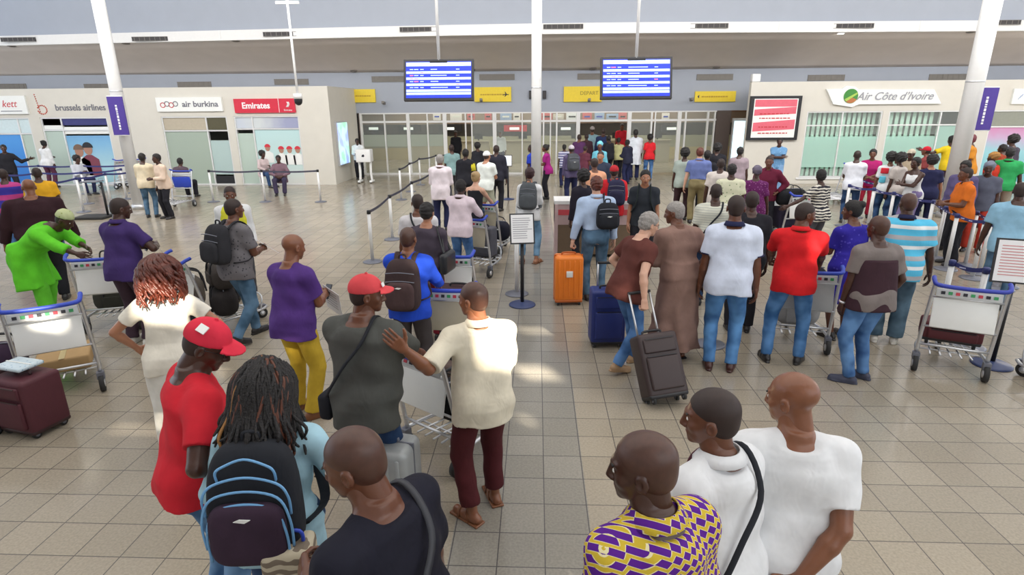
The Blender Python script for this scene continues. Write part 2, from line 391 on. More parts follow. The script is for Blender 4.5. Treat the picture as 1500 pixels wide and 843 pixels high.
HC = {}
def head_tpl(h, fem):
    key = ('head', h, fem)
    if key in HC: return HC[key]
    F = Field((-.11, -.13, -.20), (.11, .15, .135), h)
    jw = .9 if fem else 1.0
    F.ell((0, -.016, .034), (.0750, .096, .080), .01)
    F.ell((0, .022, -.015), (.062*jw+.002, .070, .088), .03)
    F.ell((0, .040, -.065), (.042*jw, .048, .040), .03)          # jaw and mouth
    F.ell((0, .072, -.094), (.020, .018, .016), .02)             # chin
    for sx in (-1, 1):
        F.ell((sx*.040, .055, -.022), (.022, .022, .020), .02)   # cheekbones
        F.cone((sx*.012, .089, .026), (sx*.042, .072, .028), .008, .006, .012)
        F.ell((sx*.031, .096, .004), (.017, .014, .011), .012, sub=True)
        F.ell((sx*.030, .074, .004), (.0135, .0135, .0125), .003)
        F.ell((sx*.078, -.008, -.010), (.010, .021, .031), .004)
        F.ell((sx*.085, -.002, -.008), (.006, .010, .017), .004, sub=True)
        F.ell((sx*.013, .094, -.036), (.0085, .010, .008), .005)
    F.cone((0, .088, .020), (0, .107, -.030), .0085, .0125, .012)
    F.cone((-.018, .083, -.062), (.018, .083, -.062), .0075, .0075, .006); F.ell((0, .090, -.060), (.013, .007, .006), .006)
    F.cone((-.015, .081, -.074), (.015, .081, -.074), .0080, .0080, .006)
    F.cone((0, -.022, -.04), (0, -.030, -.135), .044 if fem else .052, .044 if fem else .053, .018)
    v, q = F.mesh()
    # lips get their own material index
    c = v[q].mean(1); mi = np.where((abs(c[:, 0]) < .022) & (c[:, 1] > .084) & (c[:, 2] < -.053) & (c[:, 2] > -.083), 2, 0)
    HC[key] = (v, q, mi); return HC[key]
def hair_tpl(kind, h):
    key = ('hair', kind, h)
    if key in HC: return HC[key]
    F = Field((-.26, -.30, -.40), (.26, .20, .30), h) if kind in ('long', 'afro', 'bighair') else Field((-.16, -.20, -.16), (.16, .22, .22), h)
    base = dict(buzz=.0035, short=.012, afro=.045, bun=.012, long=.022, hat=.012, cap=.010, kufi=.008, scarf=.016, pony=.012, bighair=.06, fringe=.002).get(kind, .01)
    if kind == 'fringe':
        F.ell((0, -.016, .024), (.0785, .0965, .080), .01); F.cut((0, 0, 1), .060); F.cut((0, 1, .3), .022); F.cut((0, -.6, -1), .07)
    elif kind in ('buzz', 'short', 'bun', 'pony', 'hat'):
        g = base
        F.ell((0, -.014-g*.3, .038), (.0745+g, .094+g, .082+g), .01)
        F.ell((0, -.035, -.01), (.062+g, .068+g, .075), .02)
        if kind == 'short': F.wrinkle(.004, 0, 4)
        F.cut((0, .80, -.60), .020)       # forehead to ear line
        F.cut((0, .35, -1), .060)
        if kind == 'bun': F.ell((0, -.105, .075), (.045, .045, .045), .01)
        if kind == 'pony': F.ell((0, -.115, .02), (.035, .04, .04), .01); F.cone((0, -.13, 0), (0, -.14, -.12), .032, .018, .02)
    elif kind == 'afro' or kind == 'bighair':
        g = base
        F.ell((0, -.024-g*.3, .050), (.0745+g, .088+g, .080+g), .01); F.wrinkle(.008, 1, 3)
        F.cut((0, .85, -.52), .032); F.cut((0, 0, -1), .07 if kind == 'afro' else .13)
    elif kind == 'long':
        F.ell((0, -.020, .045), (.094, .112, .100), .01)
        F.cone((0, -.055, .02), (0, -.070, -.16), .088, .080, .05)
        F.wrinkle(.006, .5, 2.3)
        def face(X, Y, Z): return np.sqrt((X/.075)**2+((Y-.12)/.13)**2+((Z+.04)/.12)**2)*.07-.07
        F.add(face, (-.1, -.05, -.2), (.1, .26, .1), .01, sub=True)
    elif kind == 'cap':
        F.ell((0, -.014, .038), (.086, .106, .093), .01)
        F.cut((0, .12, -1), -.024)
        def brim(X, Y, Z):
            zz = Z-(.030-.10*(Y-.09)-2.6*X*X+.02); r = np.sqrt((X/1.0)**2+(Y-.075)**2)-.088
            return np.maximum(np.maximum(np.abs(zz)-.0045, r), .070-Y-.0)
        F.add(brim, (-.1, .05, -.05), (.1, .19, .09), .004)
        F.ell((0, -.014, .136), (.010, .010, .006), .004)
    elif kind == 'kufi':
        F.ell((0, -.016, .048), (.090, .106, .100), .01); F.wrinkle(.002, 0, 3); F.cut((0, .15, -1), -.038)
    elif kind == 'scarf':
        F.ell((0, -.030, .050), (.094, .116, .096), .01); F.ell((0, -.10, .06), (.06, .05, .06), .03); F.wrinkle(.005, 0, 2.5)
        F.cut((0, .80, -.60), .030); F.cut((0, .35, -1), .050)
    v, q = F.mesh(); HC[key] = (v, q); return HC[key]
def hand_tpl(pose, h):
    key = ('hand', pose, h)
    if key in HC: return HC[key]
    cu = dict(relax=(22, 28, 20), grip=(70, 75, 45), flat=(4, 8, 6), fist=(85, 95, 60), hold=(45, 40, 25))[pose]
    F = Field((-.09, -.05, -.05), (.10, .13, .23), h); z0 = 0
    F.cone((0, 0, -.035), (0, 0, .01), .027, .026, .01)
    mc = [(.031, .086), (.010, .090), (-.012, .086), (-.032, .078)]; ln = [(.044, .026, .021), (.048, .030, .022), (.045, .028, .021), (.035, .021, .018)]
    for (x, z), l in zip(mc, ln):
        F.cone((x*.55, 0, .01), (x, 0, z), .016, .0125, .014)
        p = np.array((x, 0, z), float); a = 0; sp = x*1.2
        for k in range(3):
            a += radians(cu[k]); d = np.array((sp*(.6 if pose != 'flat' else 1.6)*(1 if k == 0 else .3), sin(a), cos(a)))
            q = p+nrm(d)*l[k]; F.cone(p, q, .0093-.0009*k, .0084-.0009*k, .004); p = q
    t = np.array((.022, .006, .018)); tp = {'flat': [(.055, .004, .052), (.075, .006, .080), (.086, .008, .104)], 'relax': [(.046, .022, .050), (.056, .034, .080), (.054, .044, .104)],
         'grip': [(.042, .034, .045), (.040, .058, .066), (.024, .068, .078)], 'fist': [(.040, .034, .045), (.030, .055, .066), (.010, .060, .075)], 'hold': [(.048, .028, .046), (.050, .052, .070), (.040, .066, .088)]}[pose]
    rr = .0145
    for q in tp: F.cone(t, q, rr, rr-.002, .008); t = np.array(q); rr -= .002
    v, q = F.mesh(); HC[key] = (v, q); return HC[key]
def shoe_tpl(kind, h):
    key = ('shoe', kind, h)
    if key in HC: return HC[key]
    F = Field((-.07, -.10, -.01), (.07, .22, .16), h)      # ankle at (0,0,.09); toe towards +y
    F.cone((0, -.045, .040), (0, .05, .040), .036, .042, .02); F.cone((0, .05, .036), (.002, .155, .030), .042, .034, .02)
    if kind != 'foot':
        F.cone((0, -.015, .05), (0, -.012, .10), .040, .042, .02, end=True)
        def sole(X, Y, Z):
            w = np.interp(Y, [-.085, -.04, .05, .13, .19], [.020, .036, .040, .046, .022]).astype(np.float32)
            return np.maximum(np.maximum(np.abs(X)-w, np.abs(Z-.010)-.011), np.abs(Y-.052)-.140)
        F.add(sole, (-.05, -.09, 0), (.05, .2, .02), .006)
    else: F.cone((0, -.01, .05), (0, 0, .13), .036, .036, .02)
    F.cut((0, 0, -1), 0)
    v, q = F.mesh(); HC[key] = (v, q); return HC[key]
def ik(S0, T, l1, l2, hint):
    S0 = np.array(S0, float); T = np.array(T, float); d = T-S0; L = np.linalg.norm(d); mx = (l1+l2)*.995
    if L > mx: d = d*mx/L; T = S0+d; L = mx
    if L < abs(l1-l2)+.02: L = abs(l1-l2)+.02; d = nrm(d)*L; T = S0+d
    u = d/L; a = (l1*l1-l2*l2+L*L)/(2*L); hh = sqrt(max(l1*l1-a*a, 0)); n = np.array(hint, float); n = n-u*(n@u); n = nrm(n)
    return S0+u*a+n*hh, T
ARM = dict(down=(.25, .04, .86, 'relax', (.3, -1, 0)), front=(.09, .30, 1.14, 'hold', (.6, -.6, -1)), phone=(.08, .32, 1.26, 'hold', (.6, -.5, -1)),
  trolley=(.22, .46, 1.02, 'grip', (.6, -.3, -1)), cross=(-.10, .21, 1.20, 'flat', (1, .1, -.6)), back=(-.02, -.19, .99, 'hold', (1, -.7, -.2)),
  hip=(.19, .03, 1.03, 'fist', (1, -.6, 0)), belly=(-.03, .22, 1.06, 'relax', (1, -.2, -.6)), pocket=(.21, .08, .93, 'relax', (1, -1, 0)),
  lap=(.10, .30, .64, 'relax', (1, -.4, 0)), out=(.62, .20, 1.36, 'flat', (0, -.3, -1)), wide=(.34, .10, .92, 'relax', (.3, -1, 0)), swingf=(.25, .22, .90, 'relax', (.2, -1, 0)), swingb=(.27, -.20, .88, 'relax', (.2, -1, .0)),
  strap=(.11, .16, 1.32, 'fist', (1, -.1, -1)))
PEOPLE = {}
def rot3(ax, a):
    return np.array(Matrix.Rotation(a, 3, ax))
def person(key, hx, hy, H, face, label, top='tee', tm=None, bot='trousers', bm=None, shoe='shoe', sm=None, hair='buzz', hm=None, sk='d',
           lean=4, side=0, twist=0, hyaw=0, hp=0, al='down', ar='down', feet=None, fem=False, bw=1.0, belly=0.0, seat=None, root=None,
           Yd=None, hem=-.13, sleeve=None, collar=None, res=None, tuck=False, cat='person', glasses=False, loose=0.0, hroll=0):
    if Yd is not None:
        q_ = WY(hx, hy, Yd); H = min(1.92, max(1.45, q_[2])); root = (q_[0], Yd)
    sc = H/1.75
    # ---- skeleton in metres of a 1.75 m body, facing +y
    A = np.array([sin(radians(side)), sin(radians(lean)), cos(radians(lean))]); A = nrm(A)
    R0 = np.array([1., 0, 0]); R = rot3('Z', radians(twist)) @ R0; R = nrm(R-A*(R@A)); Fd = np.cross(A, R)
    Rp = nrm(R0-A*(R0@A)); Fp = np.cross(A, Rp)
    pz = .95 if seat is None else seat+.10
    if feet is None: feet = [(-.105, .0, 8), (.105, .02, -8)] if seat is None else [(-.13, .42, 5), (.13, .44, -5)]
    fl = [list(q)+[0]*(4-len(q)) for q in feet]
    cxy = np.mean([[q[0], q[1]] for q in fl], 0) if seat is None else (0, 0)
    P0 = np.array([cxy[0]*.9, cxy[1]*.9-.10*sin(radians(lean)), pz])
    if seat is None:
        sp = max(sqrt((q[0]-P0[0])**2+(q[1]-P0[1])**2) for q in fl)
        P0[2] = min(pz, .09+sqrt(max(.86**2-max(0, sp-.10)**2, .3))-.0+.0)
    N = P0+A*.545
    sw = (.155 if fem else .174)*bw
    SL, SR = N-A*.105-R*sw, N-A*.105+R*sw
    hd = nrm(A*.45+np.array([0, 0, .55])) if lean < 30 else nrm(A*.75+np.array([0, 0, .25]))
    HCn = N+hd*.135+Fd*.012*1.0+np.array([0, .02 if lean > 3 else 0, 0])
    HR = rot3('Z', radians(twist+hyaw)) @ rot3('X', radians(-hp-lean*.45)) @ rot3('Y', radians(hroll))
    hk = 1.0
    piv = np.array([0, -.02, -.085]); HCn = HCn+piv-HR @ piv
    th = radians(face); RZ = rot3('Z', th)
    htop = HCn+HR @ np.array([0, -.01, .115*hk])
    if root is not None: base = np.array([root[0], root[1], 0.0])
    else:
        g = G(hx, hy, htop[2]*sc); off = RZ @ (htop*sc); base = np.array([g[0]-off[0], g[1]-off[1], 0.0])
    arms = []
    for sgn, Sh, sp in ((-1, SL, al), (1, SR, ar)):
        if not isinstance(sp, str) and sp[0] == 'W':
            wp_ = WY(sp[1], sp[2], sp[3]); pose = sp[4]; hint = sp[5]; T = RZ.T @ (wp_-base)/sc
        else:
            x, y, z, pose, hint = (ARM[sp] if isinstance(sp, str) else sp)
            T = np.array([sgn*x*(bw if abs(x) > .15 else 1), y, z])
        if isinstance(sp, str) and sp not in ('lap',):     # presets follow the torso
            T = np.array([0, 0, 0])+(Sh-np.array([sgn*.185, 0, 1.42]))*.8+T
        if seat is not None and isinstance(sp, str) and sp != 'lap': pass
        E_, W_ = ik(Sh, T, .285, .255, np.array([sgn*hint[0], hint[1], hint[2]]))
        if sp in ('down', 'swingf', 'swingb', 'wide', 'pocket'): pass
        arms.append((sgn, Sh, E_, W_, pose))
    legs = []
    for sgn, q in zip((-1, 1), fl):
        hip = P0+Rp*(.088*sgn)+np.array([0, 0, -.02])
        yw = radians(q[2]); lift = q[3]
        an = np.array([q[0], q[1], .09+lift]); toe = np.array([-sin(yw), cos(yw), 0])
        K_, an = ik(hip, an, .435, .425, nrm(toe+np.array([sgn*.1, 0, .2])))
        legs.append((sgn, hip, K_, an, yw, lift))
    dist = sqrt(base[0]**2+base[1]**2)
    h = res or (.010 if dist < 4.2 else .014 if dist < 8.5 else .019 if dist < 13 else .024)
    hh = .0050 if dist < 4.5 else .0075 if dist < 9 else .011
    hhand = .0045 if dist < 6 else .0065 if dist < 10 else .009
    E0 = empty('person', base, th, label, cat)
    E0.scale = (sc, sc, sc)
    skm = skin(sk)
    # ---- body
    def torso(F, gr=0.0, lo=None, hi=None, k=.03, oy=0.0, hemw=0.0):
        T = [-.12, -.04, .03, .14, .24, .33, .41, .475, .52, .56]
        if fem:
            a = [.10, .165, .172, .132, .128, .140, .140, .102, .056, .047]; b = [.08, .112, .116, .092, .098, .118, .102, .085, .058, .050]; oy_ = [0, -.012, -.012, 0, .004, .016, .004, -.008, -.012, -.012]
        else:
            a = [.10, .150, .160, .148, .155, .168, .162, .112, .064, .054]; b = [.08, .110, .115, .106, .112, .120, .112, .092, .062, .056]; oy_ = [0, -.008, -.006, 0, .004, .006, -.002, -.012, -.014, -.014]
        a = np.array(a)*bw+gr+belly*np.array([0, .1, .35, .45, .3, .1, 0, 0, 0, 0]); b = np.array(b)*(.5+.5*bw)+gr+belly*np.array([0, .2, .5, .7, .5, .2, 0, 0, 0, 0]); oy_ = np.array(oy_)+belly*np.array([0, .1, .4, .6, .4, .1, 0, 0, 0, 0])
        if hemw:
            T2 = np.array(T); fac = np.clip((.30-T2)/.36, 0, 1); a = np.maximum(a+hemw*fac, np.interp(T2, [.0, .12, .24] if fem else [.0, .12, .26, .36], [.206+hemw*.4, .180, 0] if fem else [.213+hemw*.3, .203, .182*bw**.5, 0])); b = np.maximum(b+hemw*fac, np.interp(T2, [.0, .12, .24] if fem else [.0, .12, .26, .36], [.158+hemw*.3, .135, 0] if fem else [.162+hemw*.3, .151, .132, 0])); oy_ = oy_-np.interp(T2, [.0, .14], [.014, 0])
        t_lo = T[0] if lo is None else lo; t_hi = T[-1] if hi is None else hi
        if t_lo < T[0]: T = [t_lo]+T; a = np.r_[a[0], a]; b = np.r_[b[0], b]; oy_ = np.r_[oy_[0], oy_]
        F.prof(P0, R, Fd, A, T, a, b, oy_, k, 2.35, tlo=t_lo, thi=t_hi)
    allp = [P0, N, HCn]+[q for ar_ in arms for q in ar_[1:4]]+[q for lg in legs for q in lg[1:4]]
    lo = np.min(allp, 0)-.22; hi = np.max(allp, 0)+.22; lo[2] = 0; 
    F = Field(lo, hi, h)
    torso(F)
    F.cone(N-A*.03, HCn-hd*.06, .056 if not fem else .048, .054 if not fem else .046, .03)
    for sgn, Sh, E_, W_, pose in arms:
        fm = .86 if fem else 1.0
        F.cone(N-A*.03+R*sgn*.02, Sh+A*.0, .042*fm, .050*fm, .03)
        F.cone(Sh, Sh+(E_-Sh)*.45, .053*fm, .050*fm, .035); F.cone(Sh+(E_-Sh)*.4, E_, .050*fm*bw**.5, .040*fm, .015)
        m_ = E_+(W_-E_)*.3; F.cone(E_, m_, .040*fm, .043*fm, .01); F.cone(m_, W_, .043*fm, .0265*fm, .01)
    for sgn, hip, K_, an, yw, lift in legs:
        F.cone(hip, K_, .088, .056, .03); F.ell(P0+Rp*sgn*.075-Fp*.055+np.array([0, 0, -.05]), (.085, .075, .09), .03)
        cv = K_+(an-K_)*.32; F.cone(K_, cv, .053, .055, .015); F.cone(cv, an, .055, .037, .015)
    P = Pieces(); v, q = F.mesh(); P.add(v, q, 0)
    v, q, mi = head_tpl(hh, fem); P.v.append(HCn+(v*hk) @ HR.T); P.q.append(q+P.n); P.m.append(mi); P.n += len(v)
    if dist < 12:
        for sx in (-1, 1):
            v, q = sphere_piece((sx*.030, .0775, .004), (.0118, .0118, .0095), 7); P.add(HCn+(v*hk) @ HR.T, q, 1)
            v, q = sphere_piece((sx*.030, .0862, .004), (.0052, .0045, .0055), 5); P.add(HCn+(v*hk) @ HR.T, q, 3)
            v, q = sphere_piece((sx*.032, .0835, .027), (.017, .0065, .0036), 5); P.add(HCn+(v*hk) @ HR.T, q, 3)
    for sgn, Sh, E_, W_, pose in arms:
        Z = nrm(W_-E_); hint = np.array([0, 1., .35]) if Z[2] < -.5 else (np.array([-sgn, .1, .5]) if pose in ('grip', 'flat') else np.array([-sgn*.4, 0, 1.]))
        X = nrm(hint-Z*(hint@Z)); Yv = np.cross(Z, X)
        v, q = hand_tpl(pose, hhand); vv = v.copy(); vv[:, 1] *= -sgn
        M_ = np.stack([X, Yv, Z]); vv = W_+(vv*(.92 if fem else 1.0)) @ M_
        P.add(vv, q if sgn < 0 else q[:, ::-1], 0)
    if shoe in ('sandal', 'bare'):
        for sgn, hip, K_, an, yw, lift in legs:
            v, q = shoe_tpl('foot', .009); P.add((v-np.array([0, 0, .09])) @ rot3('Z', yw).T+an, q, 0)
    body = P.build('body', [skm, M_EYEW, M_LIP, M_HAIR], E0)
    # ---- bottoms
    rnd = random.Random(len(label)*17+int(hx)); ph = rnd.random()*6
    if bot in ('trousers', 'jeans', 'shorts', 'wide', 'leggings'):
        F = Field(lo, hi, h); g = dict(trousers=.016, jeans=.010, shorts=.022, wide=.030, leggings=.004)[bot]
        torso(F, gr=.009+g*.3, lo=-.12, hi=.10 if seat is None else .08)
        for sgn, hip, K_, an, yw, lift in legs:
            F.cone(hip, K_, .094+g, .062+g, .03); F.ell(P0+Rp*sgn*.075-Fp*.058+np.array([0, 0, -.05]), (.088+g*.6, .080+g*.6, .09), .03)
            if bot == 'shorts': continue
            d = nrm(an-K_); e_ = an+d*.015 if shoe != 'sandal' else an-d*.05
            F.cone(K_, e_, .060+g, (.047 if bot in ('jeans', 'leggings') else .055)+g, .012, end=True)
        if bot == 'shorts':
            for sgn, hip, K_, an, yw, lift in legs: F.a = F.a
            F.cut((0, 0, -1), -(.50))
        F.wrinkle(.0035 if bot != 'leggings' else .001, ph)
        P = Pieces(); v, q = F.mesh(); P.add(v, q); P.build('trousers' if bot != 'shorts' else 'shorts', bm, E0)
    if bot in ('skirt', 'longskirt'):
        F = Field(lo, hi, h); torso(F, gr=.014, lo=-.10, hi=.12)
        zb = .42 if bot == 'skirt' else .14; Lk = P0[2]-zb
        F.prof(P0, R0, np.array([0, 1., 0]), np.array([0, 0, 1.]), [-Lk, -.3, -.05, .12], np.array([.19, .20, .195, .14])*bw if bot == 'skirt' else np.array([.22, .21, .20, .14])*bw, [.17, .175, .165, .10] if bot == 'skirt' else [.20, .18, .165, .10], [.02, .02, -.01, -.0], .04, 2.1, amp=.012, ph=ph, nf=6, thi=.12)
        P = Pieces(); v, q = F.mesh(); P.add(v, q); P.build('skirt', bm, E0)
    # ---- tops
    if top:
        F = Field(lo, hi, h); g = dict(tee=.016, polo=.016, shirt=.018, long=.014, tank=.010, jacket=.028, robe=.026, kaftan=.026, dress=.012, vest=.02, hoodie=.026).get(top, .016)+loose
        hemt = .082 if tuck else (hem if top not in ('robe', 'kaftan', 'dress') else -.13)
        hw = {'tee': .014, 'polo': .012, 'shirt': .014, 'jacket': .012, 'robe': .03, 'kaftan': .03, 'hoodie': .010}.get(top, .004)
        torso(F, gr=g, lo=max(hemt, -.40) if top not in ('robe', 'kaftan', 'dress') else .0, hi=.50 if top != 'tank' else .44, hemw=hw+loose if not tuck and top not in ('robe', 'kaftan', 'dress') else 0)
        sl = sleeve if sleeve is not None else dict(tee=.72, polo=.72, shirt=1.9, long=1.9, tank=0, jacket=1.92, robe=1.6, kaftan=1.55, dress=.4, vest=0, hoodie=1.92).get(top, .72)
        if top != 'tank':
            for sgn, Sh, E_, W_, pose in arms:
                fm = .88 if fem else 1.0
                F.cone(N-A*.045+R*sgn*.04, Sh+A*.0, (.042+g)*fm, (.050+g)*fm, .04)
                wide_ = .010 if top in ('robe', 'kaftan') else 0
                if sl > 0:
                    s1 = min(sl, 1.0); e1 = Sh+(E_-Sh)*s1
                    F.cone(Sh, e1, (.054+g)*fm, (.056+g*1.1+wide_)*fm if sl <= 1 else (.048+g)*fm, .045, end=sl <= 1)
                if sl > 1:
                    e2 = E_+(W_-E_)*(sl-1); F.cone(E_, e2, (.046+g)*fm, (.034+g*.8+wide_*1.5)*fm, .012, end=True)
        if top in ('robe', 'kaftan', 'dress'):
            zb = {'robe': .16, 'kaftan': .50, 'dress': .50}[top] if hem == -.13 else hem; Lk = P0[2]-zb
            fm_ = np.array([np.mean([q[0] for q in fl]), np.mean([q[1] for q in fl]), 0]); ax = nrm(P0-fm_)
            Rr = R0; Ff = np.cross(ax, Rr)
            wb = {'robe': (.27, .22), 'kaftan': (.24, .21), 'dress': (.22, .18)}[top]
            F.prof(P0, Rr, Ff, ax, [-Lk, -.35, -.10, .02, .16], [wb[0]*bw, .225*bw, .21*bw, .20*bw, .15*bw], [wb[1], .19+belly*.5, .175+belly*.5, .16+belly*.5, .11], [.01, .01, 0, belly*.4, 0], .06, 2.1, amp=.016, ph=ph, nf=7, thi=.16)
        # open neck
        nk = .066 if top in ('tee', 'tank', 'dress') else .060
        F.cone(N+A*.03, N+A*.14, nk, nk+.02, .004, sub=True)
        if top == 'tank': 
            for sgn, Sh, E_, W_, pose in arms: F.cone(Sh-R*sgn*.005, Sh+A*.1, .062, .07, .005, sub=True)
        F.wrinkle(.0065 if dist < 8 else .005, ph, .85)
        P = Pieces(); v, q = F.mesh(); P.add(v, q)
        nm = {'tee': 'shirt', 'polo': 'polo_shirt', 'long': 'shirt', 'tank': 'tank_top', 'robe': 'robe', 'kaftan': 'tunic', 'dress': 'dress'}.get(top, top)
        to = P.build(nm, tm, E0)
        if collar is not None or top in ('polo', 'shirt'):
            mb = MB(); c0 = N-A*.030-Fd*.006; pts = []
            for k in range(17):
                a_ = radians(-60+k*300/16)-pi/2+radians(0); a_ = -pi/2+radians(-150+300*k/16)
                d = R*cos(a_)+Fd*sin(a_); pts.append(c0+d*.070*np.array([1, 1, 1])+A*(.030-.018*max(0, sin(a_))))
            vs = []; fs = []
            for k, p_ in enumerate(pts):
                dn = nrm(p_-c0-A*((p_-c0)@A)); vs += [p_+A*.018, p_+A*.020+dn*.005, p_+dn*.034-A*.020, p_+dn*.030-A*.024]
            for k in range(len(pts)-1):
                for j in range(4): j2 = (j+1) % 4; fs.append((k*4+j, k*4+j2, (k+1)*4+j2, (k+1)*4+j))
            fs += [(0, 1, 2, 3), tuple(range(len(pts)*4-1, len(pts)*4-5, -1))]
            mb.add(vs, fs, 0, True); mb.build('collar', collar or tm, E0)
    # ---- shoes
    if sm is None: sm = mat('black_leather', (.02, .018, .018), .35)
    for sgn, hip, K_, an, yw, lift in legs:
        if shoe == 'sandal':
            mb = MB(); mb.rbox((0, .055, .008), (.095, .275, .018), .008); 
            mb.tube([(-.046, .10, .012), (-.03, .11, .062), (0, .115, .074), (.03, .11, .062), (.046, .10, .012)], .012, 6, flat=.4)
            mb.tube([(-.040, -.0, .012), (-.036, .03, .07), (0, .05, .090), (.036, .03, .07), (.040, -.0, .012)], .010, 6, flat=.4)
            o = mb.build('sandal', sm, E0); o.location = (an[0], an[1], an[2]-.09); o.rotation_euler = (radians(-lift*200), 0, yw)
        elif shoe != 'bare':
            v, q = shoe_tpl('shoe', .009 if dist < 8 else .014); Pp = Pieces()
            Rl = rot3('Z', yw) @ rot3('X', -min(lift*5, 1.0)); Pp.add((v-np.array([0, 0, .09])) @ Rl.T+an, q)
            Pp.build('shoe', sm, E0)
    # ---- hair and hats
    hm_ = hm or (M_HAIR if hair not in ('buzz', 'stub') else M_BUZZ)
    kh = {'stub': 'buzz'}.get(hair, hair)
    if hair == 'stub': hm_ = hm or M_STUB
    def puthead(kind, m_, nm):
        v, q = hair_tpl(kind, hh if kind in ('cap', 'buzz', 'fringe', 'kufi') else max(hh, .007)); Pp = Pieces(); Pp.add(HCn+(v*hk) @ HR.T, q); return Pp.build(nm, m_, E0)
    if hair in ('cap', 'kufi', 'scarf'):
        if hair != 'scarf': puthead('buzz', M_BUZZ, 'hair')
        o = puthead(hair, hm, {'cap': 'cap', 'kufi': 'hat', 'scarf': 'headscarf'}[hair]); 
        if hair == 'cap': o['cap'] = 1
    elif hair != 'none': puthead(kh, hm_, 'hair')
    if glasses:
        mb = MB()
        for sx in (-1, 1):
            mb.tube([(sx*.032+.021*cos(a*pi/8), .104-.02*abs(cos(a*pi/8)), .004+.015*sin(a*pi/8)) for a in range(16)], .0016, 5, closed=True)
            mb.tube([(sx*.053, .085, .008), (sx*.080, .02, .010), (sx*.081, -.015, .004)], .0018, 5)
        mb.tube([(-.011, .104, .008), (.011, .104, .008)], .0018, 5)
        me = mb.build('glasses', M_BLACK, E0); MH = Matrix([list(HR[i]*hk)+[HCn[i]] for i in range(3)]+[[0, 0, 0, 1]]); me.matrix_local = MH
    info = dict(root=E0, base=base, th=th, sc=sc, P0=P0, N=N, A=A, R=R, F=Fd, SL=SL, SR=SR, arms=arms, HC=HCn, HR=HR, hk=hk, RZ=RZ, belly=belly, bw=bw, dist=dist)
    PEOPLE[key] = info
    return info
def wpt(pi_, p): return pi_['base']+pi_['RZ'] @ (np.array(p)*pi_['sc'])
def hand_w(pi_, side, d=.06):
    a = pi_['arms'][0 if side == 'l' else 1]; return wpt(pi_, a[3]+nrm(a[3]-a[2])*d)
# ------------------------------------------------------------------ the hall
def struct(mb, name, m, parent=None):
    o = mb.build(name, m, parent)
    if parent is None: o['kind'] = 'structure'
    return o
# floor: 30 cm tiles, polished, grey bands among beige ones
m, t, b = nodes_mat('polished_floor_tiles')
N_, L_ = t.nodes, t.links
geo = N_.new('ShaderNodeTexCoord'); mp = N_.new('ShaderNodeMapping'); L_.new(geo.outputs['Object'], mp.inputs[0])
mp.inputs['Location'].default_value = (-0.065, 0.10, 0)
br = N_.new('ShaderNodeTexBrick'); br.offset = 0.0; br.squash = 1.0
br.inputs['Scale'].default_value = 1.0; br.inputs['Brick Width'].default_value = 0.30; br.inputs['Row Height'].default_value = 0.30
br.inputs['Mortar Size'].default_value = 0.0042; br.inputs['Mortar Smooth'].default_value = 0.2; br.inputs['Bias'].default_value = 0.0
br.inputs['Color1'].default_value = (0.335, 0.292, 0.222, 1); br.inputs['Color2'].default_value = (0.395, 0.345, 0.265, 1); br.inputs['Mortar'].default_value = (0.13, 0.115, 0.10, 1)
L_.new(mp.outputs[0], br.inputs['Vector'])
# grey band, every 3.6 m, three tiles wide
sp = N_.new('ShaderNodeSeparateXYZ'); L_.new(mp.outputs[0], sp.inputs[0])
def mth(op, a, b_=None, c_=None):
    n = N_.new('ShaderNodeMath'); n.operation = op
    for i, q in enumerate((a, b_, c_)):
        if q is None: continue
        if isinstance(q, (int, float)): n.inputs[i].default_value = q
        else: L_.new(q, n.inputs[i])
    return n.outputs[0]
bandx = mth('LESS_THAN', mth('ABSOLUTE', mth('SUBTRACT', mth('ADD', sp.outputs['X'], 0.15), -0.0)), 0.46)
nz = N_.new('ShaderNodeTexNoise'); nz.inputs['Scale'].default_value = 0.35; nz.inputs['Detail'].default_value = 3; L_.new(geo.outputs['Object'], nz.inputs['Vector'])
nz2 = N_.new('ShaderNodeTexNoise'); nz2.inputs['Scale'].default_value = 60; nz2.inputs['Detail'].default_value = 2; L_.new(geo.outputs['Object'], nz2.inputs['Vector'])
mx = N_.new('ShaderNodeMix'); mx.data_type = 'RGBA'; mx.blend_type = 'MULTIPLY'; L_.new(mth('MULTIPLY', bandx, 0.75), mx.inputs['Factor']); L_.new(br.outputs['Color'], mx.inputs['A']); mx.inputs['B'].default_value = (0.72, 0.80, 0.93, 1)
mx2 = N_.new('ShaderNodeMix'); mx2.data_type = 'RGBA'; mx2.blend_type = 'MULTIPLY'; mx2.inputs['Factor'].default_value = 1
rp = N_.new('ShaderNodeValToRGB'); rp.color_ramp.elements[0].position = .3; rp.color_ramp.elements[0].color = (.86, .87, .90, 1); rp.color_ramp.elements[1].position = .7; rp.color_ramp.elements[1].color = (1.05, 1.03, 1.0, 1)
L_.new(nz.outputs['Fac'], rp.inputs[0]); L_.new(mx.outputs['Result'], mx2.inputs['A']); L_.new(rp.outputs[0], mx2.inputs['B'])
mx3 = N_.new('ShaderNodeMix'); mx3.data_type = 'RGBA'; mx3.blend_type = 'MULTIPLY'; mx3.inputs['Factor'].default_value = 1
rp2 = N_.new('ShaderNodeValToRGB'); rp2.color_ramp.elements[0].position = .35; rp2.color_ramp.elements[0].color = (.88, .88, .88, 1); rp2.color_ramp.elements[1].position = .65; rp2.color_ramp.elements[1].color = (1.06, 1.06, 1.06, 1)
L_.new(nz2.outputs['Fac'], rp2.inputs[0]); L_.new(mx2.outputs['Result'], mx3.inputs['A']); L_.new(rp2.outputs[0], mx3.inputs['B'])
L_.new(mx3.outputs['Result'], b.inputs['Base Color'])
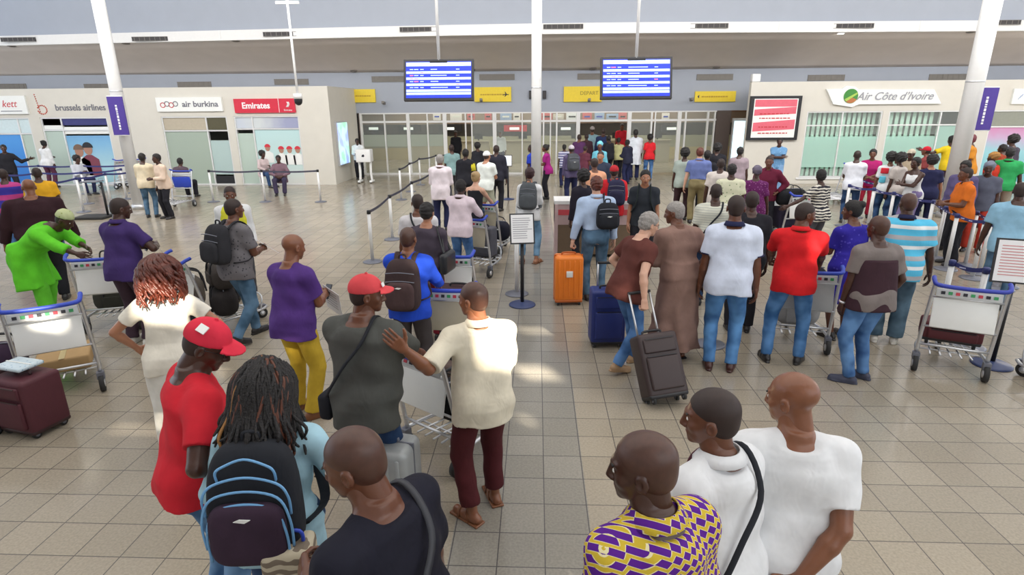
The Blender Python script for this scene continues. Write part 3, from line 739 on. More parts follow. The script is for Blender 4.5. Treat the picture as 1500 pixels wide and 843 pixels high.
L_.new(mth('MULTIPLY_ADD', nz2.outputs['Fac'], 0.10, 0.15), b.inputs['Roughness']); b.inputs['Specular IOR Level'].default_value = 0.6
bp = N_.new('ShaderNodeBump'); bp.inputs['Strength'].default_value = 0.25; bp.inputs['Distance'].default_value = 0.003; L_.new(mth('SUBTRACT', 1.0, br.outputs['Fac']), bp.inputs['Height']); L_.new(bp.outputs['Normal'], b.inputs['Normal'])
M_FLOOR = m
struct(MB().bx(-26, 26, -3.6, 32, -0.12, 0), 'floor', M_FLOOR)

M_WALLC = mat('cream_wall', (0.66, 0.63, 0.56), 0.6, var=0.03, scale=3)
M_GREYW = mat('blue_grey_wall', (0.36, 0.39, 0.45), 0.6, var=0.03, scale=2)
M_SOFF = mat('taupe_soffit', (0.62, 0.56, 0.52), 0.7, var=0.05, scale=1.5)
M_FASC = mat('white_fascia', (0.80, 0.79, 0.77), 0.5, var=0.02)
M_DBRN = mat('dark_brown_panel', (0.10, 0.075, 0.065), 0.5)
M_VENT = mat('dark_vent', (0.05, 0.045, 0.045), 0.6)
M_VENTG = mat('grey_brown_vent', (0.20, 0.185, 0.165), 0.6)
M_CEIL = mat('hall_ceiling_white', (0.75, 0.75, 0.76), 0.8)

def rect_holes(mb, x0, x1, z0, z1, holes, y0, y1, mi=0):
    xs = sorted({x0, x1, *[h[0] for h in holes], *[h[1] for h in holes]}); zs = sorted({z0, z1, *[h[2] for h in holes], *[h[3] for h in holes]})
    xs = [q for q in xs if x0 <= q <= x1]; zs = [q for q in zs if z0 <= q <= z1]
    for i in range(len(xs)-1):
        st = None
        for j in range(len(zs)):
            cx = (xs[i]+xs[i+1])/2; cz = (zs[j]+zs[j+1])/2 if j < len(zs)-1 else 1e9
            solid = j < len(zs)-1 and not any(h[0] < cx < h[1] and h[2] < cz < h[3] for h in holes)
            if solid and st is None: st = zs[j]
            if not solid and st is not None: mb.bx(xs[i], xs[i+1], y0, y1, st, zs[j], mi); st = None
    return mb

# wall behind the camera with unseen openings added and aimed to throw sun patches
sun_t = [((-.20, 3.42, 1.36), .42, .50), ((-2.72, 3.90, 1.40), .42, .32), ((0.0, 5.7, 0.0), .42, .30), ((0.0, 6.9, 0.0), .45, .16), ((-3.45, 4.45, 0.0), .7, .10), ((-3.0, 5.6, 0.0), .9, .10),
         ((-0.12, 3.02, 0.0), .06, .26), ((0.16, 3.0, 0.0), .07, .26), ((-.82, 3.0, 0.0), .035, .30), ((-.36, 3.0, 0.0), .025, .2), ((1.12, 2.45, 1.66), .14, .14), ((-1.9, 7.0, 0.0), .5, .12), ((2.75, 6.1, 1.2), .14, .3), ((-4.6, 5.0, .8), .3, .2)]
YB = -3.5; holes = []
for (P, wd, ht) in sun_t:
    tt = (YB-P[1])/SUND[1]; q = np.array(P)+SUND*tt; holes.append((q[0]-wd/2, q[0]+wd/2, q[2]-ht/2, q[2]+ht/2))
struct(rect_holes(MB(), -26, 26, 0, 12, holes, YB-.1, YB), 'wall_back', M_CEIL)
struct(MB().bx(-26, 26, -3.6, 21.2, 8.6, 8.8), 'ceiling', M_CEIL)

# curved fascia, upper wall, soffit
FA = [(-26, 23.0), (-22, 22.66), (-18, 22.3), (-14, 21.95), (-10, 21.62), (-6, 21.3), (-3, 21.13), (0, 21.04), (3, 21.08), (6, 21.25), (10, 21.55), (14, 21.78), (18, 21.95), (22, 22.2), (26, 22.5)]
def strip(prof_, m, name):   # prof_: list of (dy, z) closed section swept along the fascia line
    mb = MB(); vs = []; fs = []; n = len(prof_)
    for (x, y) in FA: vs += [(x, y+dy if not callable(dy) else dy(y), z) for dy, z in prof_]
    for i in range(len(FA)-1):
        for k in range(n): j = (k+1) % n; fs.append((i*n+k, i*n+j, (i+1)*n+j, (i+1)*n+k))
    fs += [tuple(range(n)), tuple((len(FA)-1)*n+k for k in range(n))[::-1]]
    mb.add(vs, fs); o = mb.build(name, m); o['kind'] = 'structure'; return o
strip([(0, 5.0), (0, 5.33), (.2, 5.33), (.2, 5.0)], M_FASC, 'trim_1')
strip([(.14, 5.33), (.14, 8.8), (.3, 8.8), (.3, 5.33)], M_GREYW, 'wall_upper')
BW = lambda y: 24.45
mb = MB(); vs = []; fs = []
ks = [(0, 5.01), (.25, 4.83), (.5, 4.62), (.75, 4.36), (.92, 4.14), (1.0, 4.0)]
for (x, y) in FA:
    for k, z in ks: yy = y+.2+(24.45-y-.2)*k; vs.append((x, yy, z))
    for k, z in ks[::-1]: yy = y+.2+(24.45-y-.2)*k; vs.append((x, yy, z+.1))
n = len(ks)*2
for i in range(len(FA)-1):
    for k in range(n): j = (k+1) % n; fs.append((i*n+k, i*n+j, (i+1)*n+j, (i+1)*n+k))
fs += [tuple(range(n)), tuple((len(FA)-1)*n+k for k in range(n))[::-1]]
mb.add(vs, fs, 0, True); mb.build('ceiling_soffit', M_SOFF)['kind'] = 'structure'
mb = MB(); mb.bx(-26, 26, 24.4, 24.6, 2.48, 4.1); mb.bx(-26, -7.3, 24.4, 24.6, 0, 2.48); mb.bx(8.4, 26, 24.4, 24.6, 0, 2.48)
struct(mb, 'wall_far', M_GREYW)
# hairline joints on the fascia
mb = MB()
for px, py in [(125, 60), (316, 56), (511, 49), (718, 42), (1142, 38), (1357, 38)]:
    q = WY(px, py, 21.4); yy = np.interp(q[0], [a for a, _ in FA], [b_ for _, b_ in FA]); mb.bx(q[0]-.025, q[0]+.025, yy-.015, yy+.02, 5.0, 5.33)
o = mb.build('trim_2', M_WHITE); o['kind'] = 'structure'
def vent(px, py, y, w_, h_, m, where, fascia=False):
    q = WY(px, py, y); yy = y
    if fascia: yy = float(np.interp(q[0], [a for a, _ in FA], [b_ for _, b_ in FA])); q = WY(px, py, yy)
    r = empty('air_vent', (q[0], yy, q[2]), 0, where, 'vent', 'air vents on the white fascia' if fascia else 'air vents on the grey wall')
    mb = MB(); mb.bx(-w_/2, w_/2, -.025, 0, -h_/2, h_/2); mb.build('grille', m, r)
    mb = MB()
    for k in range(7): mb.bx(-w_/2+w_*(k+.5)/7-.008, -w_/2+w_*(k+.5)/7+.008, -.032, -.024, -h_/2, h_/2)
    mb.bx(-w_/2, w_/2, -.034, -.024, -h_/2, -h_/2+.015); mb.bx(-w_/2, w_/2, -.034, -.024, h_/2-.015, h_/2); mb.build('louvre', M_VENTG, r)
for px, py in [(27, 58), (220, 57), (413, 50), (614, 43), (825, 39), (1037, 38), (1250, 38), (1465, 33)]: vent(px, py, 21.3, 1.32, .15, M_VENT, 'dark slotted air vent set in the curved white fascia', True)
for px, py in [(15, 127), (148, 127), (285, 124), (427, 120), (570, 116), (728, 113), (872, 112), (1047, 113), (1210, 114), (1388, 113)]: vent(px, py, 24.4, 1.4, .22, M_VENTG, 'taupe air vent high on the grey wall under the soffit')
M_LAMP = mat('lit_lamp', (1, 1, .95), .4, emit=12, var=0); M_LAMPOFF = mat('dull_lamp', (.16, .14, .12), .3)
for px, py in [(20, 78), (187, 77), (347, 72), (515, 65), (690, 60), (870, 60), (1053, 58), (1230, 60), (1420, 57)]:
    # where the sight line meets the sloping soffit
    x, yy, zz = 0, 22.5, 4.7
    for _ in range(30):
        q = WY(px, py, yy); fy = float(np.interp(q[0], [a for a, _ in FA], [b_ for _, b_ in FA]))+.2
        kk = (yy-fy)/(24.45-fy); zs_ = float(np.interp(kk, [a for a, _ in ks], [b_ for _, b_ in ks])); yy += (q[2]-zs_)*1.2; yy = min(max(yy, fy), 24.3)
    lit = px == 1230
    r = empty('downlight', (q[0], yy, zs_), 0, 'lit round downlight in the taupe soffit' if lit else 'unlit round downlight set in the taupe soffit', 'downlight', None if lit else 'unlit downlights in the soffit')
    MB().lathe([(.14, 0), (.14, -.03), (.10, -.04), (.10, -.01)], n=16).build('ring', M_WHITE if lit else M_LAMPOFF, r)
    MB().lathe([(.0, -.03), (.10, -.03), (.09, -.05), (0, -.055)], n=16).build('lens', M_LAMP if lit else M_LAMPOFF, r)

# ------------------------------------------------------------------ glass, panes
def glassmat(name, col, tr, rough=.05):
    if name in MATS: return MATS[name]
    m = bpy.data.materials.new(name); m.use_nodes = True; t = m.node_tree; t.nodes.clear()
    o = t.nodes.new('ShaderNodeOutputMaterial'); a = t.nodes.new('ShaderNodeBsdfTransparent'); g = t.nodes.new('ShaderNodeBsdfPrincipled'); x = t.nodes.new('ShaderNodeMixShader')
    a.inputs[0].default_value = rgba(col); g.inputs['Base Color'].default_value = rgba(col); g.inputs['Roughness'].default_value = rough; x.inputs[0].default_value = 1-tr
    t.links.new(a.outputs[0], x.inputs[1]); t.links.new(g.outputs[0], x.inputs[2]); t.links.new(x.outputs[0], o.inputs[0]); MATS[name] = m; return m
M_GLASS = glassmat('clear_glass', (.94, .97, .95), .91); M_FROST = glassmat('frosted_green_glass', (.62, .74, .66), .25, .4)
M_FROSTD = glassmat('pale_frosted_band', (.55, .60, .52), .45, .4)
M_BLIND = mat('mint_vertical_blind', (.66, .88, .76), .6, var=.08); M_DARKR = mat('dark_room', (.05, .06, .05), .9)

# ------------------------------------------------------------------ the two office blocks
YL = 21.2
def rect(px0, py0, px1, py1, y=YL):
    a = WY(px0, py0, y); b_ = WY(px1, py1, y); return [a[0], b_[0], b_[2], a[2]]
oL = dict(a=[-22.0, -17.35, 0.0, 2.48], b=[-16.75, -14.05, 0.0, 2.48], c=[-12.62, -10.72, 0.0, 2.48], d=[-10.42, -8.25, 0.0, 2.48])
def fitx(key, D, pxa, pxb, py): D[key][0] = WY(pxa, py, YL)[0]; D[key][1] = WY(pxb, py, YL)[0]
fitx('a', oL, -60, 52, 215); fitx('b', oL, 68, 165, 215); fitx('c', oL, 243, 338, 215); fitx('d', oL, 348, 442, 215)
for k_ in 'abcd': oL[k_][3] = WY(250, 171, YL)[2]
oR = dict(a=[9, 12, .42, 2.4], b=[12.3, 15, 0, 2.4], c=[16, 19, 0, 2.4])
fitx('a', oR, 1176, 1285, 215); fitx('b', oR, 1294, 1402, 215); fitx('c', oR, 1442, 1560, 215)
for k_ in 'abc': oR[k_][3] = WY(1250, 163, YL)[2]
oR['a'][2] = WY(1230, 260, YL)[2]; oR['b'][2] = 0.0
ZT = 3.43
def block(x0, x1, opens, name):
    mb = rect_holes(MB(), x0, x1, 0, ZT, [tuple(q) for q in opens.values()], YL, YL+.2)
    side = x1 if name == 'wall_left' else x0
    if side == x1: mb.bx(side-.2, side, YL+.2, 24.4, 0, ZT)
    else:
        q = [(x0, YL+.2), (x0+1.62, 24.4), (x0+1.82, 24.4), (x0+.2, YL+.2)]
        mb.add([(a_, b_, 0) for a_, b_ in q]+[(a_, b_, ZT) for a_, b_ in q], [(0, 1, 2, 3), (7, 6, 5, 4), (0, 4, 5, 1), (1, 5, 6, 2), (2, 6, 7, 3), (3, 7, 4, 0)])
    mb.bx(x0 if side == x1 else x0+1.82, x1-.2 if side == x1 else x1, YL+.2, 24.4, ZT-.08, ZT)      # roof
    o = struct(mb, name, M_WALLC); return o
XL, XR = -7.35, 7.28
block(-26, XL, oL, 'wall_left'); block(XR, 26, oR, 'wall_right')
struct(MB().bx(-26, XL-.2, 22.6, 22.7, 0, ZT-.08), 'wall_left_inner', mat('office_inner_wall', (.40, .40, .36), .8))
struct(MB().bx(XR+1.05, 26, 22.6, 22.7, 0, ZT-.08), 'wall_right_inner', MATS['office_inner_wall'])
WN = [0]; DN = [0]
def frame(op, mull, trans, kind='window', panes=None, y=YL+.07, fr=.045, lab=None):
    x0, x1, z0, z1 = op
    if kind == 'window': WN[0] += 1; nm = 'window_%d' % WN[0]
    else: DN[0] += 1; nm = 'door_%d' % DN[0]
    r = empty(nm, ((x0+x1)/2, y, z0), 0, kind='structure'); cx = (x0+x1)/2
    mb = MB()
    mb.bx(x0-cx, x0-cx+fr, -.05, .05, 0, z1-z0); mb.bx(x1-cx-fr, x1-cx, -.05, .05, 0, z1-z0); mb.bx(x0-cx+fr, x1-cx-fr, -.05, .05, z1-z0-fr, z1-z0); mb.bx(x0-cx+fr, x1-cx-fr, -.05, .05, 0, fr)
    for q in mull: mb.bx(q-cx-fr*.5, q-cx+fr*.5, -.045, .045, fr, z1-z0-fr)
    for q in trans: mb.bx(x0-cx+fr, x1-cx-fr, -.042, .042, q-z0-fr*.5, q-z0+fr*.5)
    mb.build('frame', M_ALU, r)
    for (a, b_, c_, d_, mt_) in (panes or [(x0, x1, z0, z1, M_GLASS)]):
        MB().bx(a-cx+fr*.6, b_-cx-fr*.6, -.008, .008, c_-z0+.03, d_-z0-.03).build('pane', mt_, r)
    return r
def X(px, py=215): return float(WY(px, py, YL)[0])
def Zp(py, px=250): return float(WY(px, py, YL)[2])
# printed window pictures (generic sky and sea colours)
def gradmat(name, stops, axis='Z', lo=0.0, hi=2.0, rough=.35, noise=.0):
    m, t, b = nodes_mat(name); tc = t.nodes.new('ShaderNodeTexCoord'); sp = t.nodes.new('ShaderNodeSeparateXYZ'); t.links.new(tc.outputs['Object'], sp.inputs[0])
    mr = t.nodes.new('ShaderNodeMapRange'); mr.inputs['From Min'].default_value = lo; mr.inputs['From Max'].default_value = hi; t.links.new(sp.outputs[axis], mr.inputs[0])
    nz = t.nodes.new('ShaderNodeTexNoise'); nz.inputs['Scale'].default_value = 3; t.links.new(tc.outputs['Object'], nz.inputs[0])
    ad = t.nodes.new('ShaderNodeMath'); ad.operation = 'MULTIPLY_ADD'; ad.inputs[1].default_value = noise; t.links.new(nz.outputs['Fac'], ad.inputs[0]); t.links.new(mr.outputs[0], ad.inputs[2])
    r = t.nodes.new('ShaderNodeValToRGB'); e = r.color_ramp.elements
    while len(e) < len(stops): e.new(.5)
    for i, (p, c) in enumerate(stops): e[i].position = p; e[i].color = rgba(c)
    t.links.new(ad.outputs[0], r.inputs[0]); t.links.new(r.outputs[0], b.inputs['Base Color']); b.inputs['Roughness'].default_value = rough; return m
M_SKYP = gradmat('printed_sky_picture', [(0, (.30, .55, .62)), (.45, (.42, .66, .74)), (.8, (.22, .48, .72)), (1, (.16, .38, .66))], lo=0, hi=2.0, noise=.12)
M_BLUEP = gradmat('printed_blue_picture', [(0, (.02, .14, .50)), (.5, (.03, .22, .66)), (1, (.06, .30, .74))], lo=0, hi=1.8, noise=.25)
M_PURP = gradmat('printed_pink_blue_picture', [(0, (.16, .50, .56)), (.55, (.30, .60, .66)), (.8, (.55, .36, .55)), (1, (.60, .22, .42))], lo=.3, hi=2.1, noise=.2)
zt = oL['b'][3]; ztr = Zp(193)
# office a (far left, behind the counters)
x0, x1 = oL['a'][:2]
r = frame(oL['a'], [X(34)], [Zp(195)], 'window', [(x0, X(34), 0, Zp(195), M_BLUEP), (X(34), x1, 0, Zp(195), M_FROST), (x0, x1, Zp(195), zt, mat('pale_window_film', (.62, .74, .76), .4))])
# office b
x0, x1 = oL['b'][:2]; xm = X(97)
r = frame(oL['b'], [xm], [Zp(190)], 'door', [(xm, x1, .0, Zp(197), M_SKYP), (x0, xm, 0, Zp(190), M_FROST), (xm, x1, Zp(197), Zp(184), M_PANEL), (x0, xm, Zp(190), zt, M_PANEL), (x0, x1, Zp(184), zt, mat('navy_film', (.03, .03, .16), .4))])
# office c
x0, x1 = oL['c'][:2]; xm = X(307)
r = frame(oL['c'], [xm], [Zp(192)], 'door', [(x0, xm, .0, Zp(192), glassmat('grey_green_film', (.42, .50, .42), .12, .35)), (xm, x1, .35, Zp(205), glassmat('bluish_film', (.50, .64, .62), .12, .35)), (x0, xm, Zp(192), zt, mat('beige_film', (.48, .42, .32), .5)), (xm, x1, Zp(192), zt, mat('olive_dark_glass', (.09, .08, .04), .3)), (xm, x1, 0, .35, M_BLACK)])
# office d
x0, x1 = oL['d'][:2]; xm = X(374); M_REDH = mat('red_print', (.62, .03, .05), .5)
r = frame(oL['d'], [xm], [Zp(190)], 'door', [(x0, xm, .0, Zp(195), M_FROST), (xm, x1, 0, Zp(190), gradmat('pale_aqua_picture', [(0, (.66, .66, .62)), (.4, (.55, .72, .70)), (1, (.50, .70, .70))], lo=0, hi=2.0)), (x0, x1, Zp(190), zt, gradmat('wing_picture', [(0, (.55, .60, .70)), (.5, (.62, .66, .66)), (1, (.34, .36, .52))], 'X', -1, 1, noise=.3))])
# right offices
def blinds(x0, x1, z0, z1, n, y):
    mb = MB()
    for k in range(n):
        c = x0+(x1-x0)*(k+.5)/n; wv = (x1-x0)/n*.30
        mb.bx(c-wv, c+wv, y, y+.01, z0, z1)
    return mb
x0, x1, z0, z1 = oR['a']; xm = (X(1225)+X(1231))/2; zr = Zp(184, 1230); zs = Zp(199, 1230)
frame(oR['a'], [xm], [zr], 'window', [(x0, x1, z0+.32, zs, glassmat('mint_frosted_band', (.66, .88, .80), .50, .4)), (x0, x1, zs, z1, M_GLASS), (x0, x1, z0, z0+.32, M_GLASS)])
bl = blinds(x0, x1, z0+.02, z1-.02, 15, YL+.35).build('vertical_blind', M_BLIND); tag(bl, 'mint green vertical blinds behind the two-pane window', 'blinds')
x0, x1, z0, z1 = oR['b']; xm = X(1370)
frame(oR['b'], [xm], [zr], 'door', [(x0, xm, 0, zs, MATS['mint_frosted_band']), (xm, x1, 0, zr, MATS['mint_frosted_band']), (x0, xm, zs, z1, M_GLASS), (xm, x1, zr, z1, M_GLASS)])
bl = blinds(x0, xm, .02, z1-.02, 9, YL+.35).build('vertical_blind', M_BLIND); tag(bl, 'vertical blinds behind the door-side window, half hidden by the right column', 'blinds')
x0, x1, z0, z1 = oR['c']
frame(oR['c'], [], [Zp(186, 1450)], 'window', [(x0, x1, 0, Zp(186, 1450), M_PURP), (x0, x1, Zp(186, 1450), z1, mat('olive_film', (.26, .27, .22), .4))])
struct(MB().bx(oR['a'][0]-.1, oR['a'][1]+.05, YL-.05, YL+.1, oR['a'][2]-.06, oR['a'][2]), 'trim_3', M_WHITE)

# ------------------------------------------------------------------ entrance glass wall and the hall inside
YD = 24.45
def XD(px, py=215): return float(WY(px, py, YD)[0])
def ZD(py, px=700): return float(WY(px, py, YD)[2])
mb = MB(); mb.bx(XL, XD(531), YD-.05, YD+.15, 0, 2.48); mb.bx(XD(1045), XD(1066), YD-.05, YD+.15, 0, 2.48); struct(mb, 'wall_entrance', M_DBRN)
ztop = 2.48; ztr = ZD(178)
mull = [(532, .09), (566, .05), (600, .13), (628, .05), (653, .15), (683, .05), (692, .05), (725, .15), (765, .05), (796, .06), (806, .05), (815, .06), (846, .15), (920, .15), (952, .07), (957, .05), (992, .15), (1001, .06), (1033, .07), (1043, .05)]
mb = MB()
for px, wd in mull: mb.bx(XD(px)-wd/2, XD(px)+wd/2, YD-.06, YD+.06, 0, ztop)
mb.bx(XD(531), XD(1045), YD-.05, YD+.05, ztr-.04, ztr+.04); mb.bx(XD(531), XD(1045), YD-.05, YD+.05, ztop-.05, ztop)
mb.bx(XD(531), XD(653), YD-.05, YD+.05, 0, .07); mb.bx(XD(725), XD(765), YD-.05, YD+.05, 0, .07)
mb.build('window_frame_entrance', M_ALU)['kind'] = 'structure'
ed = [532, 566, 600, 628, 653, 692, 725, 765, 796, 815, 846, 920, 955, 992, 1033, 1045]
for i in range(len(ed)-1):
    a, b_ = XD(ed[i])+.03, XD(ed[i+1])-.03
    WN[0] += 1
    r = empty('window_%d' % WN[0], ((a+b_)/2, YD, 0), 0, kind='structure'); hw = (b_-a)/2
    MB().bx(-hw, hw, -.006, .006, ztr+.04, ztop-.05).build('pane', M_GLASS, r)
    if ed[i] not in (846, 653): 
        MB().bx(-hw, hw, -.006, .006, .05, ztr-.04).build('pane', M_GLASS, r)
        if i in (0, 1, 2, 3): MB().bx(-hw, hw, -.010, -.007, 1.15, 1.62).build('film', M_FROSTD, r)
YI = 31.5
M_INW = gradmat('inner_hall_wall', [(0, (.56, .46, .24)), (.24, (.40, .40, .28)), (.46, (.05, .045, .04)), (.69, (.34, .26, .20)), (.88, (.30, .17, .10))], lo=0, hi=2.7, noise=.03)
M_INW.node_tree.nodes['Color Ramp'].color_ramp.interpolation = 'CONSTANT'
struct(MB().bx(-12, 12, YI, YI+.1, 0, 3.4), 'wall_inner', M_INW)
M_INC = mat('inner_ceiling', (.30, .17, .10), .7)
struct(MB().bx(-12, 12, 24.6, YI, 3.4, 3.5), 'ceiling_inner', M_INC)
mb = MB(); mb.bx(-12, -11.9, 24.6, YI, 0, 3.4); mb.bx(11.9, 12, 24.6, YI, 0, 3.4); struct(mb, 'wall_inner_sides', M_DBRN)
struct(MB().bx(-14, 14, 32, 33, -.12, 0), 'floor_inner', M_FLOOR)
M_CNT = mat('beige_counter', (.46, .41, .30), .5)
for k, xx in enumerate([-5.4, -3.2, -1.0, 1.6, 3.6, 5.6]):
    r = empty('check_in_counter', (xx, 29.6, 0), 0, 'beige counter with small monitor inside the glazed hall', 'counter', 'counters inside the glazed hall')
    MB().bx(-.85, .85, -.35, .35, 0, 1.05).bx(-.9, .9, -.42, -.2, 1.05, 1.10).build('desk', M_CNT, r)
    MB().box((.3, 0, 1.30), (.42, .04, .28)).bx(.27, .33, 0, .05, 1.05, 1.2).build('monitor', M_BLACK, r)
for px, c_ in [(549, 'dark'), (600, 'dark'), (660, 'dark'), (755, 'red'), (830, 'dark'), (985, 'dark')]:
    q = WY(px, 188, 31.3); r = empty('overhead_screen', (q[0], 31.3, q[2]), 0, 'small dark overhead screen on the wall inside the glazed hall', 'screen', 'overhead screens inside the hall')
    MB().bx(-.6, .6, -.06, 0, -.16, .16).build('casing', M_BLACK if c_ == 'dark' else M_REDH, r); MB().bx(-.3, .2, -.07, -.055, -.08, .05).build('display', mat('white_screen', (.8, .85, .8), .3, emit=.8), r)
rnd = random.Random(21)
for px in (640, 668, 690, 715, 741, 757, 800, 818, 838, 860, 878, 897, 912, 975):  # faintly glowing blocks added to imitate cluttered reflections in the upper glass
    q = WY(px, 171, 31.1); wd = rnd.uniform(.35, .65); cc = rnd.choice([(.75, .76, .8), (.3, .4, .6), (.6, .55, .5), (.75, .7, .68), (.55, .12, .12)])
    r = empty('reflection_block', (q[0], 31.1, q[2]), 0, 'small coloured block imitating reflections in the glass above the doors', 'sign', 'blocks imitating the glass reflections')
    MB().rbox((0, 0, 0), (wd, .06, rnd.uniform(.28, .42)), .02, n=2).build('panel', mat('reflection_%02d' % int(cc[0]*100+cc[2]*10), cc, .5, emit=.15), r); MB().bx(-wd*.3, wd*.3, -.04, -.031, -.04, .04).build('stripe', rnd.choice([M_BLACK, M_BLUE, M_PANEL]), r)
for px in (596, 640, 700, 880, 930, 1010):
    q = WY(px, 171, 28.5); r = empty('ceiling_lamp', (q[0], 28.5, 3.39), 0, 'white square lamp on the ceiling inside the glazed hall', 'lamp', 'ceiling lamps inside the hall')
    MB().bx(-.3, .3, -.3, .3, -.05, 0).build('diffuser', mat('lamp_panel', (1, 1, .95), .4, emit=3.0, var=0), r)

# ------------------------------------------------------------------ columns, banners
def column(x, y, r_, lab):
    r = empty('column', (x, y, 0), 0, lab, 'column')
    MB().lathe([(r_, 0), (r_, 8.6)], n=28).build('shaft', M_WHITE, r); MB().lathe([(r_+.03, 0), (r_+.03, .12), (r_, .13)], n=28).build('base_ring', M_STEEL, r)
    MB().lathe([(r_+.004, 3.16), (r_+.004, 3.19)], n=28).build('joint_band', M_STEEL, r); return r
column(-11.3, 16.0, .155, 'tall round white column beside the small purple banner on the left'); column(-.02, 16.3, .135, 'slim white column in the middle between the two flight screens'); column(10.15, 14.7, .19, 'thick round white column carrying the large purple banner on the right')
M_PURB = mat('purple_banner', (.065, .035, .26), .6)
def banner(px, py, y, w_, h_, lab, colx):
    q = WY(px, py, y); r = empty('banner', (q[0], y, q[2]), 0, lab, 'banner')
    MB().bx(-w_/2, w_/2, -.015, .015, -h_/2, h_/2).build('cloth', M_PURB, r)
    mb = MB()
    for s_ in (-1, 1): mb.tube([(-w_/2 if colx < q[0] else w_/2, 0, s_*(h_/2+.01)), ((colx-q[0])*.96, 16.0-y if y < 16 and colx < 0 else 0, s_*(h_/2+.01))], .014, 6); mb.tube([(-w_/2, 0, s_*(h_/2+.01)), (w_/2, 0, s_*(h_/2+.01))], .014, 6)
    mb.build('bracket', M_WHITE, r)
    mb = MB(); random.seed(3)
    z = -h_*.36
    while z < h_*.30:
        l = random.uniform(.03, .09)*h_; mb.bx(-.02, .03, -.02, -.015, z, z+l); z += l+.02
    mb.build('faint_script', M_WHITE, r)
banner(173, 170, 15.72, .42, .98, 'small purple banner with faint white script on the left column', -11.3)
banner(1442, 160, 14.7, .46, .95, 'large purple banner with faint white script beside the right column', 10.15)

# ------------------------------------------------------------------ signs
def board(name, px0, py0, px1, py1, y, m, lab, cat='sign', th=.08, off=0):
    a = WY(px0, py0, y); c = WY(px1, py1, y); w_ = abs(c[0]-a[0]); h_ = abs(a[2]-c[2])
    r = empty(name, ((a[0]+c[0])/2, y, (a[2]+c[2])/2), 0, lab, cat); mb = MB(); mb.bx(-w_/2, w_/2, -th, -.001, -h_/2, h_/2); mb.build('panel', m, r)
    return r, w_, h_, -th-.002
yF = YL
M_TXTG = mat('grey_lettering', (.16, .16, .19), .5); M_TXTW = mat('white_lettering', (.85, .85, .85), .5); M_TXTR = mat('red_lettering', (.55, .03, .04), .5)
M_REDS = mat('red_sign', (.62, .02, .05), .45)
# carrier sign with dotted b mark
a = WY(59, 170, yF); r = empty('airline_sign', (WY(110, 155, yF)[0], yF, WY(110, 158, yF)[2]), 0, 'dark lowercase airline lettering with orange dotted b mark on the cream wall', 'sign')
text('brussels airlines', .30, M_TXTG, r, (.18, -.01, 0), sx=.98, bold=.004)
mb = MB(); bx_ = -1.35
for k in range(9): mb.lathe([(0, 0), (.022, .001), (.022, .012), (0, .013)], c=(bx_-.02+.012*k*.8-.05, -.004, .46-.072*k), n=8, R=Matrix.Rotation(pi/2, 3, 'X'))
for k in range(14):
    a_ = radians(200+k*24); mb.lathe([(0, 0), (.026, .001), (.026, .012), (0, .013)], c=(bx_+.10+.17*cos(a_), -.004, -.06+.15*sin(a_)), n=8, R=Matrix.Rotation(pi/2, 3, 'X'))
mb.build('dotted_mark', mat('orange_red_dots', (.55, .10, .06), .5), r)
r, w_, h_, f_ = board('airline_sign', -40, 141, 44, 167, yF, M_PANEL, 'white sign board with red script at the far left edge')
text('kett', .34, M_TXTR, r, (w_*.18, f_, .03), shear=.3)
MB().bx(w_*.0, w_*.40, f_-.004, f_, -h_*.36, -h_*.32).build('rule', M_TXTG, r)
r, w_, h_, f_ = board('airline_sign', 229, 143, 328, 163, yF, M_PANEL, 'white sign board reading air burkina with linked rings')
text('air burkina', .27, M_TXTG, r, (w_*.17, f_, 0), sx=1.12, bold=.006)
mb = MB()
for k in range(4):
    a_ = mb.tube([(-w_*.40+.155*k+.085*cos(q*pi/8), f_-.003, .08*sin(q*pi/8)+(.02 if k % 2 else -.02)) for q in range(16)], .014, 5, closed=True, mi=k % 2)
mb.build('ring_mark', [M_TXTR, M_TXTG], r)
r, w_, h_, f_ = board('airline_sign', 343, 145, 434, 165, yF, M_REDS, 'red sign board reading Emirates in white letters')
text('Emirates', .29, M_TXTW, r, (-w_*.14, f_, .0), bold=.008); text('Emirates', .085, M_TXTW, r, (w_*.385, f_, -h_*.32))
MB().bx(w_*.235, w_*.242, f_-.003, f_, -h_/2, h_/2).build('divider', M_TXTW, r)
mb = MB()
for k in range(3): mb.tube([(w_*.36+.03*k+.06*sin(q*.5), f_-.004, -.05+.035*q) for q in range(6)], .012, 5)
mb.build('script_mark', M_TXTW, r)
# leaf shaped white board
q0 = WY(1292, 141, yF); r = empty('airline_sign', (q0[0], yF, q0[2]), 0, 'white shaped sign reading Air Côte d’Ivoire with a green and orange disc', 'sign')
def zz(px, py): q = WY(px, py, yF); return (q[0]-q0[0], q[2]-q0[2])
MB().prism([zz(*q) for q in [(1209, 131), (1232, 130), (1238, 126), (1250, 127), (1256, 131), (1366, 131), (1376, 152), (1256, 153), (1246, 157), (1232, 155), (1219, 153)]], -.10).build('panel', M_PANEL, r)
cx, cz = zz(1244, 141); mb = MB(); n = 24; R_ = .235
mb.prism([(cx+R_*cos(2*pi*k/n), cz+R_*sin(2*pi*k/n)) for k in range(n)], -.02, 0, F=lambda q: (q[0], q[1]-.10, q[2]))
mb.prism([(cx+R_*.96*cos(2*pi*k/n+radians(-135)), cz+R_*.96*sin(2*pi*k/n+radians(-135))) for k in range(8)]+[(cx, cz-.02)], -.026, 1, F=lambda q: (q[0], q[1]-.10, q[2]))
mb.prism([(cx-.20, cz-.10), (cx+.19, cz+.12), (cx+.21, cz+.07), (cx-.14, cz-.17)], -.03, 2, F=lambda q: (q[0], q[1]-.10, q[2]))
